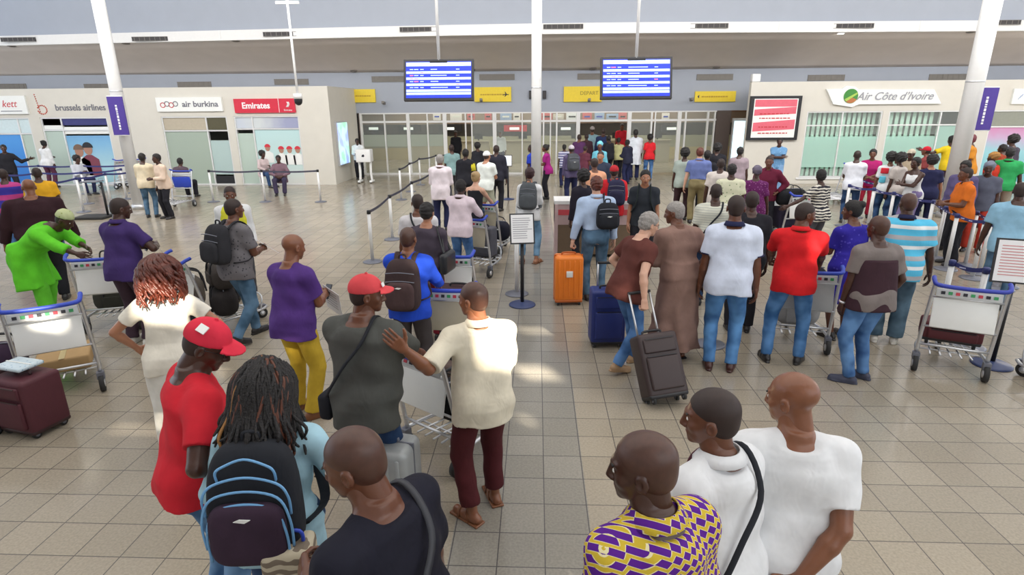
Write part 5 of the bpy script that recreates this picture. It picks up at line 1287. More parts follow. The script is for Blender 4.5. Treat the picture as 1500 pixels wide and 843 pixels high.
P('redcap', 316, 474, 1.79, -48, 'person in red tee and red cap looking down beside the braided traveller', 'tee', c(.62, .02, .035), 'jeans', JL, hair='cap', hm=c(.66, .03, .06), sk='d', hyaw=-30, hp=28, lean=7, al='front', ar=(.24, .14, 1.06, 'hold', (1, -1, -.2)), res=.008, bw=1.08, glasses=True, hem=-.08)
el = P('elder', 692, 415, 1.67, 22, 'balding person in cream shirt and maroon trousers reaching out one arm', 'shirt', CRM, 'trousers', c(.075, .013, .016), shoe='sandal', sm=SHB, hair='stub', sk='b', hyaw=40, hp=4, al=('W', 592, 512, 3.02, 'flat', (.2, -.4, -1)), ar='front', sleeve=.95, collar=CRM, res=.009, bw=1.08, feet=[(-.12, -.06, 30), (.10, .10, 0)], hem=-.16)
gc = P('greycap', 537, 405, 1.74, -12, 'person in dark grey tee and red cap with black cross strap', 'tee', c(.085, .088, .08), 'jeans', JD, hair='cap', hm=c(.66, .07, .08), sk='m', hyaw=-58, hp=6, al='trolley', ar='trolley', res=.009, bw=1.18, hem=-.17, belly=.05)
wb = P('wavy', 232, 380, 1.66, 16, 'person with long wavy chestnut hair in cream blouse and white skirt', 'tee', c(.78, .74, .64), 'longskirt', c(.74, .72, .66), hair='long', hm=M_BROWNH, sk='l', fem=True, hyaw=6, hp=14, al=(.27, .12, 1.0, 'relax', (1, -.6, 0)), ar=(.30, .20, 1.0, 'relax', (1, -.6, 0)), res=.010, bw=1.06, sleeve=.62, hem=-.11)
py = P('purple', 430, 343, 1.70, -22, 'person in purple tee and mustard yellow trousers', 'tee', c(.085, .035, .20), 'trousers', c(.55, .37, .035), hair='none', sk='b', hyaw=-14, hp=10, al='front', ar='front', sm=SHB, res=.010, bw=1.0, feet=[(-.12, .0, 6), (.12, -.06, -30)])
wk = P('walker', 340, 292, 1.74, -26, 'walking person in grey checked shirt with a black backpack', 'tee', fab((.16, .15, .16), 'print', (.05, .05, .06), sc=1.2), 'jeans', JM, hair='buzz', sk='m', hyaw=-10, feet=[(-.10, .20, 4), (.10, -.22, -6, .05)], al='swingf', ar='front')
vest = P('vest', 335, 274, 1.68, 205, 'person in yellow vest over a white shirt facing the camera', 'long', WHT, 'trousers', DGR, hair='buzz', sk='m', hp=8)
gr = P('green', 98, 311, 1.74, -82, 'person in bright lime green tunic bending over a luggage cart', 'kaftan', c(.13, .62, .03), 'wide', c(.14, .60, .04), shoe='sandal', hair='kufi', hm=fab((.50, .55, .30), 'print', (.30, .36, .12)), sk='d', lean=50, hyaw=0, hp=8, al=('W', 146, 376, 7.05, 'relax', (.6, -.3, -1)), ar=('W', 138, 384, 6.85, 'relax', (.6, -.3, -1)), bw=1.25, feet=[(-.12, .05, 5), (.12, .22, -5)])
nv = P('navy', 176, 291, 1.76, -10, 'person in indigo polo and dark trousers beside a loaded cart', 'polo', c(.055, .03, .14), 'trousers', c(.055, .032, .045), sm=SHW, hair='buzz', sk='d', hp=10, hyaw=-35, al='front', ar=(.20, .30, 1.16, 'hold', (1, -.5, -.6)), collar=c(.055, .03, .14))
su = P('suit', 38, 262, 1.88, 36, 'broad bald person in dark plum suit jacket at the left edge', 'jacket', c(.035, .013, .018), 'trousers', BLK, hair='none', sk='b', bw=1.46, belly=.05, hyaw=10, hp=6, lean=8, Yd=7.9)
P('yellowtee', 52, 246, 1.68, 40, 'person in golden yellow tee behind the plum suit', 'tee', c(.72, .38, .02), 'jeans', JD, hair='buzz', sk='d', bw=1.1)
P('ledge', 2, 248, 1.66, 40, 'person in blue and pink top cut off at the left edge', 'tee', fab((.05, .04, .35), 'stripes', (.5, .06, .25), sc=4), 'jeans', JN, hair='buzz', sk='d')
P('point', 4, 212, 1.74, -140, 'dark-dressed person at far left stretching one arm right', 'long', BLK, 'trousers', BLK, hair='short', sk='d', ar='down', al=(.60, .10, 1.25, 'flat', (0, -.3, -1)), Yd=18.2)
P('whiteback', 61, 206, 1.66, 0, 'person in white blouse and plum skirt at the left office door', 'long', WHT, 'trousers', c(.10, .03, .06), hair='bun', fem=True, sk='d', al='front', Yd=20.5)
P('sit1', 112, 229, 1.66, -110, 'small seated figure in white and navy below the office posters', 'long', c(.6, .62, .68), 'jeans', NVY, hair='afro', sk='d', seat=.42, al='front', ar='front')
P('pairL', 207, 225, 1.64, 15, 'left one of two people in cream shirts by the left column', 'long', c(.74, .64, .46), 'jeans', JM, hair='short', sk='d', al='front', ar='front')
P('pairR', 228, 226, 1.64, 150, 'right one of two people in cream shirts, in dark trousers', 'long', c(.72, .56, .44), 'trousers', BLK, hair='short', sk='d', al='front')
P('behindcart', 263, 232, 1.66, 0, 'dark seated figure just behind the empty blue cart', 'tee', c(.10, .07, .09), 'trousers', BLK, hair='short', sk='d', seat=.42)
P('sitL', 384, 222, 1.66, -120, 'seated person in pink and white top by the red sign office', 'long', c(.62, .50, .50), 'jeans', JD, hair='afro', sk='d', seat=.42, al='front', ar='lap', fem=True)
P('sitR', 407, 228, 1.66, 195, 'seated person in mauve top beside a parked cart', 'long', c(.20, .12, .15), 'trousers', c(.05, .04, .08), hair='short', sk='d', seat=.42, al='lap', ar='lap')
P('guard', 523, 203, 1.62, -170, 'guard in white shirt and black trousers at the white lectern', 'shirt', WHT, 'trousers', BLK, hair='short', sk='d', al='front', ar='front', collar=WHT, Yd=22.9)
# middle queue, nearest first
bl = P('bluepack', 597, 334, 1.64, -4, 'person in royal blue hoodie carrying a dark brown backpack', 'hoodie', c(.02, .08, .62), 'trousers', c(.06, .05, .05), hair='stub', sk='b', al='trolley', ar='trolley', hyaw=-8)
wg = P('greywoman', 625, 298, 1.66, -14, 'person in charcoal top with black handbag and maroon trousers', 'long', c(.07, .055, .075), 'trousers', c(.16, .01, .02), hair='short', hm=M_HAIR, fem=True, sk='l', al='front', ar='front', bw=1.22)
P('whitestrap', 611, 285, 1.66, 10, 'person in white shirt with a black strap, behind the charcoal top', 'tee', c(.66, .64, .66), 'jeans', JD, hair='buzz', sk='m', bw=1.05)
pk = P('pinkshirt', 675, 264, 1.64, -20, 'person in pale pink shirt and jeans gripping a cart handle', 'shirt', c(.76, .64, .70), 'jeans', JN, hair='short', sk='d', al='trolley', ar='trolley', collar=c(.76, .64, .70), bw=1.08, sleeve=1.4)
P('longwhite', 644, 227, 1.70, 0, 'grey-haired person in long pinkish white shirt and navy trousers', 'shirt', c(.74, .66, .70), 'trousers', NVY, hair='short', hm=M_GREYH, sk='m', al='front', ar='front', collar=c(.74, .66, .70), hem=-.22, bw=1.12)
P('teal', 661, 212, 1.66, 20, 'person in faded teal shirt near the far barrier belts', 'tee', c(.20, .32, .32), 'trousers', DGR, hair='buzz', sk='d')
P('stripejacket', 682, 219, 1.68, -15, 'person in black jacket with yellow sleeve panel', 'jacket', BLK, 'trousers', BLK, hair='short', sk='d')
P('blond', 697, 252, 1.60, -24, 'blond person in black sleeveless top pushing a cart', 'tank', BLK, 'jeans', JD, hair='bun', hm=M_BLOND, fem=True, sk='w', al='trolley', ar='trolley', bw=1.05)
P('whitecap', 713, 222, 1.70, -30, 'person in white tee and white cap in the middle queue', 'tee', c(.74, .78, .74), 'shorts', c(.35, .36, .28), hair='cap', hm=WHT, sk='l', bw=1.12, al='front', ar='front', belly=.04)
P('darkhairmid', 700, 210, 1.66, 30, 'person with black hair half hidden behind the white cap', 'long', BLK, 'trousers', BLK, hair='afro', sk='d', Yd=19.5)
P('suitmid', 727, 213, 1.74, -8, 'tall person in charcoal suit right of the white cap', 'jacket', c(.022, .022, .035), 'trousers', BLK, hair='buzz', sk='d', bw=1.06)
bw_ = P('bpwoman', 776, 246, 1.70, -6, 'person in white long sleeves with grey backpack and rolled jeans', 'long', WHT, 'jeans', fab((.16, .32, .52), 'denim', (.24, .42, .62)), shoe='sandal', sm=SHB, hair='short', hm=mat('dark_red_hair', (.035, .010, .012), .5), fem=True, sk='l', al='down', ar='front', feet=[(-.13, 0, 5), (.13, 0, -25)])
P('bluecol', 778, 212, 1.66, 60, 'person in royal blue partly behind the middle column', 'tee', c(.02, .05, .45), 'trousers', BLK, hair='buzz', sk='d')
P('magenta', 799, 212, 1.62, 80, 'person in magenta top and black trousers right of the middle column', 'tee', c(.36, .02, .20), 'trousers', BLK, hair='bun', fem=True, sk='m', al='front', ar='front')
# central crowd
cb = P('cbag', 838, 213, 1.74, 10, 'person with pale scarf and large dark grey backpack in the crowd', 'long', c(.10, .08, .16), 'trousers', NVY, hair='cap', hm=c(.55, .5, .55), sk='m', Yd=16.6)
P('c1', 848, 197, 1.72, -20, 'person in deep plum shirt standing just behind the grey backpack', 'long', c(.09, .03, .10), 'trousers', BLK, hair='buzz', sk='m', Yd=21.8)
P('c2', 860, 196, 1.74, 10, 'person in dark brown top near the open glass doors', 'long', c(.05, .02, .03), 'trousers', BLK, hair='buzz', sk='d', Yd=22.6)
P('c3', 868, 186, 1.76, 0, 'grey-capped person at the very front of the door queue', 'long', c(.22, .35, .40), 'trousers', BLK, hair='kufi', hm=c(.28, .25, .24), sk='m', Yd=24.0)
P('c4', 884, 188, 1.80, -10, 'tall person in navy shirt leaning at the door queue front', 'long', c(.02, .03, .09), 'trousers', BLK, hair='buzz', sk='d', bw=1.1, Yd=23.2)
P('c5', 879, 208, 1.70, 170, 'person wearing a turquoise headscarf in the central crowd', 'long', c(.16, .50, .62), 'trousers', NVY, hair='scarf', hm=c(.20, .60, .72), fem=True, sk='m')
P('c6', 880, 222, 1.72, 165, 'dark-jacketed person facing the camera inside the crowd', 'jacket', c(.03, .04, .07), 'trousers', BLK, hair='buzz', sk='l')
P('c7', 911, 181, 1.72, 180, 'person in red inside the open glass doors', 'tee', c(.62, .02, .04), 'trousers', DGR, hair='short', sk='m', Yd=27.2)
P('c8', 907, 202, 1.72, 10, 'person in pale yellow-green top near the doors', 'long', c(.50, .48, .24), 'trousers', BLK, hair='short', sk='m', Yd=22.6)
P('c9', 921, 205, 1.74, 40, 'person in dark navy suit turned left near the doors', 'jacket', c(.02, .022, .045), 'trousers', NVY, hair='short', sk='d', al='front', Yd=21.2)
P('c10', 932, 190, 1.76, 0, 'person in very long white robe shirt by the glass doors', 'robe', c(.70, .74, .80), 'trousers', NVY, hair='short', sk='d', hem=.55, Yd=22.4)
P('c11', 953, 198, 1.64, 0, 'person in bright red tee and jeans at the doors', 'tee', c(.66, .02, .03), 'jeans', JN, hair='afro', fem=True, sk='m', Yd=22.2)
P('c12', 871, 232, 1.70, 5, 'person in peach shirt deep in the central crowd', 'tee', c(.70, .36, .22), 'trousers', BLK, hair='buzz', sk='m')
cr = P('cred', 900, 243, 1.68, -8, 'person in red hooded top with navy backpack', 'hoodie', c(.60, .02, .03), 'trousers', NVY, hair='cap', hm=c(.5, .03, .04), sk='m')
P('c13', 854, 251, 1.66, 20, 'person with thick black hair beside the pale blue shirt', 'jacket', c(.02, .018, .03), 'trousers', BLK, hair='afro', fem=True, sk='d')
lb = P('ltblue', 874, 259, 1.78, 6, 'person in light blue shirt and jeans holding an orange suitcase', 'shirt', c(.46, .58, .78), 'jeans', JM, hair='short', hm=M_BROWNH, sk='w', collar=c(.46, .58, .78), al=(.30, -.02, .84, 'grip', (.4, -1, 0)), tuck=True, bw=1.1)
P('c14', 946, 250, 1.72, 168, 'person in dark tee looking back towards the camera', 'tee', c(.03, .035, .045), 'trousers', BLK, hair='short', sk='l', hyaw=6)
P('c15', 893, 199, 1.70, 30, 'person in black behind the turquoise headscarf', 'long', BLK, 'trousers', BLK, hair='short', sk='d', Yd=22.2)
P('c16', 856, 222, 1.66, -30, 'short person in maroon squeezed behind the grey backpack', 'tee', c(.12, .03, .05), 'trousers', BLK, hair='buzz', sk='m', Yd=19.6)
P('c17', 827, 222, 1.66, 10, 'person in pale striped top at the left side of the crowd', 'tee', fab((.5, .5, .6), 'stripes', (.06, .06, .2), sc=10), 'trousers', NVY, hair='short', sk='d', Yd=20.3)
# right of centre
P('r1', 1004, 219, 1.70, -12, 'person in grey-green shirt and dark trousers by the beige desk', 'tee', c(.36, .42, .38), 'trousers', c(.05, .025, .03), hair='afro', sk='d')
P('r2', 1026, 217, 1.76, -12, 'person in heather blue polo and khaki trousers', 'polo', c(.13, .17, .38), 'trousers', KHK, hair='short', hm=M_BROWNH, sk='w', bw=1.14, collar=c(.13, .17, .38), tuck=True)
P('r3', 1037, 221, 1.68, -20, 'person in black and white top right of the blue polo', 'tee', BLK, 'trousers', BLK, hair='short', sk='d')
P('r4', 1052, 212, 1.70, -30, 'person in dark jacket and white collar near the lit panel', 'jacket', BLK, 'trousers', BLK, hair='afro', sk='d')
P('r5', 1057, 233, 1.68, -20, 'person in pale oatmeal shirt in the right crowd', 'tee', c(.66, .60, .56), 'trousers', BRN, hair='buzz', sk='d', bw=1.08)
P('r6', 1085, 216, 1.68, -30, 'person in dusty grey-pink shirt before the framed poster', 'tee', c(.34, .27, .30), 'trousers', DGR, hair='short', sk='d')
P('r7', 1073, 241, 1.68, -14, 'person in cream shirt with green print', 'tee', fab((.68, .68, .50), 'print', (.28, .36, .20), sc=.8), 'trousers', DGR, hair='short', sk='d', bw=1.08)
P('r8', 1110, 244, 1.62, -25, 'person with grey headscarf and purple spotted dress', 'dress', fab((.14, .02, .12), 'print', (.45, .2, .4), sc=1.3), None, None, hair='scarf', hm=c(.16, .14, .19), fem=True, sk='d', bw=1.15, sleeve=.8, shoe='shoe')
P('r9', 1128, 229, 1.72, 155, 'person in wine red shirt facing the camera, hand on hip', 'shirt', c(.14, .015, .04), 'trousers', BLK, hair='buzz', sk='m', al='hip', collar=c(.14, .015, .04), bw=1.1)
P('r10', 1143, 202, 1.72, 158, 'person in blue outfit with crossed arms against the cream wall', 'tee', fab((.14, .30, .52), 'print', (.30, .5, .7)), 'wide', c(.22, .38, .62), hair='short', sk='d', al='cross', ar='cross', Yd=18.8)
st_ = P('r11', 1050, 270, 1.70, -12, 'person in white striped tee with a black cross strap', 'tee', fab((.68, .68, .58), 'pinstripes', (.42, .44, .40), sc=30), 'jeans', JD, hair='buzz', sk='d', bw=1.08)
wt = P('whitetee', 1080, 287, 1.86, -16, 'person in white polo with navy collar and light jeans', 'polo', c(.66, .72, .86), 'jeans', fab((.07, .20, .48), 'denim', (.12, .30, .60)), hair='buzz', sk='m', collar=NVY, al='down', ar='down', bw=1.05, hyaw=4, sm=mat('oxblood_leather', (.05, .015, .012), .3))
P('r12', 1103, 281, 1.74, -10, 'person in black tee hidden behind the white polo', 'tee', BLK, 'trousers', BLK, hair='buzz', sk='d')
bt = P('browntee', 955, 313, 1.72, -62, 'grey-haired person in brown tee striding with a tilted suitcase', 'tee', c(.115, .035, .028), 'jeans', JN, hair='short', hm=M_GREYH, sk='w', lean=16, hyaw=-8, hp=10, feet=[(-.10, .14, 5), (.10, -.22, 0, .04)], ar=('W', 944, 440, 5.45, 'grip', (.4, -1, 0)), al='hip', sm=mat('tan_sneaker', (.35, .22, .12), .6), glasses=True, sleeve=.6)
kf = P('kaftan', 988, 296, 1.76, 18, 'person in long taupe robe bending towards the brown tee', 'robe', c(.27, .165, .135), None, None, hair='stub', hm=M_GREYH, sk='m', lean=12, side=0, hyaw=45, hp=4, sleeve=1.15, al='front', ar=(.25, .12, .98, 'relax', (1, -1, 0)), shoe='sandal', sm=BLK, hem=.14, bw=1.06)
rp_ = P('redpolo', 1183, 298, 1.76, -22, 'person in red polo and blue jeans pushing a loaded cart', 'polo', c(.66, .015, .02), 'jeans', fab((.05, .18, .45), 'denim', (.12, .28, .56)), hair='buzz', sk='m', hyaw=-62, hp=6, al='trolley', ar='trolley', collar=c(.66, .015, .02), bw=1.12, feet=[(-.20, .0, 20), (.12, .06, -15)])
P('zebra', 1204, 249, 1.64, 25, 'person in black and white zebra print top, arm stretched left', 'tee', fab((.70, .66, .58), 'zebra', (.02, .02, .03)), 'trousers', DGR, hair='short', fem=True, sk='d', al=(.62, .22, 1.06, 'relax', (.2, -.4, -1)), hyaw=-30)
bp_ = P('bluepurple', 1250, 295, 1.66, 14, 'person in indigo patterned dress turned left', 'dress', fab((.03, .02, .30), 'print', (.08, .06, .45), sc=.8), None, None, hair='bun', fem=True, sk='m', hyaw=35, hp=4, al='front', ar='front', sleeve=.8, bw=1.2)
gb = P('greyblack', 1290, 317, 1.70, 2, 'person in taupe and dark brown tee with ripped blue jeans', 'tee', c(.20, .17, .16), 'jeans', fab((.06, .16, .40), 'denim', (.13, .27, .52)), hair='stub', sk='d', hyaw=20, hp=0, al='down', ar='pocket', sm=SHD, feet=[(-.10, -.04, 60), (.10, .06, 40)], bw=1.0)
cy = P('cyan', 1333, 284, 1.76, -24, 'broad person in turquoise, white and grey striped polo', 'polo', fab((.10, .50, .74), 'stripes', (.78, .80, .80), (.42, .42, .44), sc=4.6), 'wide', fab((.07, .13, .19), 'denim', (.12, .2, .27)), hair='stub', sk='d', bw=1.22, belly=.03, al='front', ar='down', collar=NVY, sm=SHW, lean=8, hyaw=15, hem=-.17, loose=.01)
# right queue
P('q1', 1257, 221, 1.68, -25, 'person in white tee and dark jeans facing the mint blinds', 'tee', c(.72, .74, .80), 'jeans', JD, hair='buzz', sk='d', al='front', ar='front')
P('q2', 1280, 219, 1.66, 150, 'person in magenta blouse facing the camera before the blinds', 'tee', c(.40, .015, .14), 'trousers', c(.40, .02, .05), hair='short', fem=True, sk='m', al='belly', ar='belly', bw=1.12)
P('q3', 1307, 225, 1.66, -25, 'person in white top with red and blue patches', 'tee', c(.70, .72, .74), 'jeans', JD, hair='afro', fem=True, sk='m', bw=1.08)
P('q4', 1319, 226, 1.66, 20, 'person with black bushy hair right of the white patched top', 'tee', c(.5, .45, .42), 'jeans', JD, hair='afro', fem=True, sk='d')
P('q5', 1336, 219, 1.68, 120, 'person in beige shirt and beige cap in the right queue', 'tee', c(.42, .34, .24), 'trousers', DGR, hair='cap', hm=c(.48, .43, .34), sk='d')
P('q6', 1343, 231, 1.66, 110, 'person in white tank top with crossed arms', 'tank', WHT, 'jeans', c(.25, .2, .4), hair='short', fem=True, sk='d', al='cross', ar='cross', bw=1.1)
P('q7', 1363, 215, 1.68, 40, 'person wearing a bright red cap in the right queue', 'tee', c(.25, .05, .05), 'trousers', NVY, hair='cap', hm=c(.6, .02, .04), sk='m', Yd=15.5)
P('q8', 1367, 229, 1.66, -20, 'person with black hair in navy shirt by the navy belts', 'tee', c(.02, .022, .07), 'trousers', NVY, hair='afro', fem=True, sk='l', bw=1.15)
P('q9', 1398, 199, 1.72, 0, 'person in bright yellow shirt reaching one arm left', 'tee', c(.72, .52, .02), 'trousers', c(.10, .06, .10), hair='short', sk='d', al=(.62, .15, 1.36, 'relax', (0, -.3, -1)), bw=1.1, Yd=17.5)
P('q10', 1411, 220, 1.66, 150, 'person in raspberry top right below the yellow shirt', 'tee', c(.55, .03, .10), 'trousers', DGR, hair='short', fem=True, sk='m', Yd=15.5)
P('q11', 1429, 197, 1.68, 60, 'slim person in orange and black behind the right column', 'tee', c(.62, .25, .03), 'trousers', BLK, hair='short', hm=mat('auburn_hair', (.15, .03, .04), .6), sk='d', Yd=16.2)
P('q12', 1416, 236, 1.70, 120, 'person with glasses behind the orange polo', 'long', c(.12, .10, .22), 'trousers', BLK, hair='short', sk='d', glasses=True)
P('q13', 1417, 246, 1.68, 75, 'heavy person in bright orange polo with arms folded', 'polo', c(.72, .17, .02), 'trousers', BLK, hair='buzz', sk='m', al='front', ar='front', bw=1.15, belly=.05, collar=c(.72, .17, .02))
P('q14', 1456, 224, 1.66, 20, 'person with orange headwrap and red dress', 'dress', c(.55, .04, .02), None, None, hair='scarf', hm=fab((.35, .18, .06), 'print', (.6, .3, .05)), fem=True, sk='d', bw=1.1)
P('q15', 1451, 238, 1.68, 140, 'person with grey cloth hat and slate shirt', 'tee', c(.12, .13, .18), 'trousers', c(.5, .05, .03), hair='scarf', hm=c(.20, .22, .28), sk='d')
P('q16', 1482, 217, 1.76, -38, 'person in emerald green polo and light trousers', 'polo', c(.03, .34, .10), 'trousers', c(.36, .32, .26), hair='short', sk='d', bw=1.15, collar=c(.03, .34, .10))
P('q17', 1489, 199, 1.70, 20, 'dark person with wide black hat at the right edge', 'long', c(.06, .05, .07), 'trousers', BLK, hair='afro', sk='d', Yd=16.6)
P('q18', 1498, 268, 1.72, -35, 'person in pale blue shirt and jeans at the right edge', 'tee', c(.28, .50, .66), 'jeans', JM, hair='buzz', sk='d', bw=1.15)
P('q19', 1470, 212, 1.66, 30, 'person in rust top left of the emerald polo', 'tee', c(.30, .05, .02), 'trousers', BLK, hair='short', sk='d')
P('i1', 640, 196, 1.68, 180, 'blurred person in dark clothes inside the left glass doors', 'long', BLK, 'trousers', BLK, hair='short', sk='d', root=(-3.6, 26.5))
P('i2', 700, 196, 1.68, 180, 'person in white inside the hall behind the middle glass', 'long', WHT, 'trousers', NVY, hair='short', sk='m', root=(-1.6, 26.2))

# braids: many separate strands falling from the crown
def braids(pi_):
    HCn, HR, hk = pi_['HC'], pi_['HR'], pi_['hk']; rnd = random.Random(11); par = pi_['root']
    mb = MB()
    def wp(p): return HCn+HR @ (np.array(p)*hk)
    F = Field((-.20, -.24, -.20), (.20, .24, .26), .008); F.ell((0, -.030, .048), (.104, .124, .104), .01); F.ell((0, -.075, -.03), (.105, .085, .11), .04); F.wrinkle(.004, 0, 3); F.cut((0, .80, -.60), .060)
    v, q = F.mesh(); Pc = Pieces(); Pc.add(HCn+(v*hk) @ HR.T, q); Pc.build('hair', M_HAIR, par)
    for k in range(210):
        a = rnd.uniform(radians(-215), radians(35)); el0 = radians(rnd.uniform(5, 88)); side_ = cos(a)
        p0 = (.108*cos(a)*cos(el0), -.030+.128*sin(a)*cos(el0), .048+.110*sin(el0))
        tw = rnd.uniform(-.5, .5); a1 = a+tw*.5; a2 = a+tw
        p1 = (.128*cos(a1), -.035+.140*sin(a1), .035+rnd.uniform(-.01, .03)); p2 = (.145*cos(a2), -.05+.145*sin(a2), -.07+rnd.uniform(-.02, .02))
        e_ = rnd.uniform(.13, .26); p3 = (rnd.uniform(.13, .19)*cos(a2)+rnd.uniform(-.03, .03), -.055+.155*sin(a2)+rnd.uniform(-.03, .03), -e_); p4 = (p3[0]+rnd.uniform(-.035, .035), p3[1]+rnd.uniform(-.03, .03), p3[2]-rnd.uniform(.02, .06))
        pts = smooth([wp(p0), wp(p1), wp(p2), wp(p3), wp(p4)], 4)
        mb.tube(pts, [.0085]*(len(pts)-4)+[.008, .007, .006, .004], 5, mi=0 if rnd.random() < .82 else (1 if rnd.random() < .85 else 2))
    o = mb.build('braids', [M_HAIR, mat('copper_braid', (.11, .032, .015), .5), mat('gold_braid', (.34, .16, .045), .5)], par); o['kind'] = 'stuff'
braids(bd)
def curls(pi_, m_):
    HCn, HR, hk = pi_['HC'], pi_['HR'], pi_['hk']; rnd = random.Random(4); mb = MB()
    for k in range(95):
        a = rnd.uniform(radians(-200), radians(20)); el0 = radians(rnd.uniform(10, 85)); L_ = rnd.uniform(.16, .30); n = 22; ph = rnd.uniform(0, 6); pts = []
        for i in range(n):
            t = i/(n-1); s = min(1, t*2.5); el = el0*(1-s); rr = .108+.045*min(1, t*1.3); z = .045+.105*sin(el) if s < 1 else .045-(t-.4)/.6*L_
            cx_ = rr*cos(a)*cos(el); cy_ = -.03+(rr+.012)*sin(a)*cos(el); w_ = .022*min(1, t*2)
            pts.append(HCn+HR @ (np.array([cx_+w_*cos(ph+t*13), cy_+w_*sin(ph+t*13), z])*hk))
        mb.tube(pts, [.016*(1-.6*(i/(n-1))**3) for i in range(n)], 5)
    o = mb.build('curls', m_, pi_['root']); o['kind'] = 'stuff'
curls(wb, M_BROWNH)
# cap badges, tie, vest and other garment details as parts of their wearers
def put(pi_, name, mb_, m_): return mb_.build(name, m_, pi_['root'])
def headbox(pi_, p, d, m_, name, R=None):
    HR, hk = pi_['HR'], pi_['hk']; RM = Matrix(HR.tolist()); 
    if R is not None: RM = RM @ R
    q = pi_['HC']+HR @ (np.array(p)*hk); MB().box(tuple(q), d, 0, RM).build(name, m_, pi_['root'])
headbox(PEOPLE['redcap'], (.067, -.042, .096), (.008, .042, .040), M_PANEL, 'cap_badge', Matrix.Rotation(radians(-18), 3, 'Z') @ Matrix.Rotation(radians(-42), 3, 'Y'))
headbox(PEOPLE['greycap'], (.030, .088, .075), (.040, .004, .026), M_PANEL, 'cap_badge', Matrix.Rotation(radians(-22), 3, 'Z') @ Matrix.Rotation(radians(28), 3, 'X'))
t_ = PEOPLE['tie']; mb = MB()
pts = [tq(t_, .0, .075, .530), tq(t_, .0, .118, .475), tq(t_, .0, .150, .38), tq(t_, .0, .160, .25), tq(t_, 0, .158, .12)]
mb.tube(smooth(pts, 4), [.022]*2+[.026]*6+[.034]*9, 6, flat=.3); put(t_, 'necktie', mb, mat('dark_red_tie', (.09, .012, .03), .6))
v_ = PEOPLE['vest']; F_ = Field(v_['P0']-.4, v_['P0']+.75, .014)
T_ = [-.10, .14, .33, .44, .50, .53]; F_.prof(v_['P0'], v_['R'], v_['F'], v_['A'], T_, [.20, .185, .20, .19, .14, .09], [.145, .14, .148, .13, .11, .09], [0]*6, .01); F_.cone(v_['N']+v_['F']*.14-v_['A']*.1, v_['N']+v_['A']*.12, .05, .08, .004, sub=True)
a_, b_ = F_.mesh(); Pc = Pieces(); Pc.add(a_, b_); Pc.build('vest', c(.72, .70, .05), v_['root'])
g_ = PEOPLE['greyblack']; F_ = Field(g_['P0']-.4, g_['P0']+.75, .014)
F_.prof(g_['P0'], g_['R'], g_['F'], g_['A'], [-.137, .0, .12, .30, .38], [.236, .226, .216, .202, .188], [.180, .172, .164, .154, .146], [-.004]*5, .01)
a_, b_ = F_.mesh(); Pc = Pieces(); Pc.add(a_, b_); Pc.build('shirt_panel', c(.045, .02, .028), g_['root'])
q_ = PEOPLE['q3']
MB().rbox(tuple(tq(q_, -.10, -.13, .40)), (.16, .05, .13), .02).build('shirt_patch', c(.62, .03, .05), q_['root']); MB().rbox(tuple(tq(q_, -.12, -.135, .20)), (.13, .05, .15), .02).build('shirt_patch', c(.12, .50, .66), q_['root'])
s_ = PEOPLE['stripejacket']; a__ = s_['arms'][1]; mb = MB(); mb.tube([tuple(a__[1]), tuple(a__[1]+(a__[2]-a__[1])*.7)], .092, 10); put(s_, 'sleeve_panel', mb, c(.70, .62, .04))
def cuff(pi_, side, m_, name='cuff', k=.72, r_=.078, w_=.012):
    a = pi_['arms'][side]; p0 = a[1]+(a[2]-a[1])*(k-w_/.29); p1 = a[1]+(a[2]-a[1])*k; MB().tube([tuple(p0), tuple(p1)], r_, 14).build(name, m_, pi_['root'])
for s in (0, 1): cuff(PEOPLE['whitetee'], s, NVY, k=.725, r_=.0765)
a__ = PEOPLE['greyblack']['arms'][0]; MB().tube([tuple(a__[3]-nrm(a__[3]-a__[2])*.02), tuple(a__[3])], .036, 12).build('wristwatch', M_STEEL, PEOPLE['greyblack']['root'])

# things people wear or hold
DBP = c(.02, .022, .028)
backpack(bd, DBP, 'large dark backpack with light blue piping on the pale blue shirt', c(.045, .025, .045), mat('light_blue_piping', (.16, .38, .66), .5), w_=.40, h_=.54, d_=.20, t0=.0, logo=True)
backpack(wk, c(.03, .03, .035), 'black backpack on the walking person in checked shirt', w_=.34, h_=.46, d_=.20)
backpack(bl, c(.055, .035, .035), 'dark brown backpack on the royal blue hoodie', c(.075, .045, .045), w_=.36, h_=.52, d_=.20, t0=.0, logo=True)
backpack(bw_, c(.09, .10, .11), 'grey backpack on the white long-sleeved person', w_=.33, h_=.48, d_=.17)
backpack(cb, c(.07, .075, .085), 'large grey backpack inside the central crowd', w_=.36, h_=.50, d_=.22, logo=True)
backpack(cr, c(.03, .03, .07), 'navy backpack on the red hooded top', w_=.34, h_=.48, d_=.20, u0=.06)
backpack(lb, c(.02, .022, .03), 'black one-shoulder bag on the light blue shirt', w_=.32, h_=.36, d_=.14, one=1, t0=.10, logo=True, u0=.12)
backpack(PEOPLE['c14'], c(.03, .04, .04), 'dark backpack behind the person looking back', w_=.30, h_=.42, d_=.16)
def sling(pi_, side, m_, label):
    cen = tq(pi_, side*.22, 0, .0); e = worn('shoulder_bag', pi_, label, 'bag', cen); strap_loop(pi_, m_, side, 'strap', e, cen); MB().rbox((side*.03, .0, -.06), (.09, .24, .18), .03, n=3).build('bag_body', m_, e)
sling(gc, -1, DBP, 'black strap bag slung across the dark grey tee'); sling(PEOPLE['tie'], -1, DBP, 'black strap bag slung across the white shirt with tie'); sling(st_, -1, DBP, 'black strap bag slung across the striped tee')
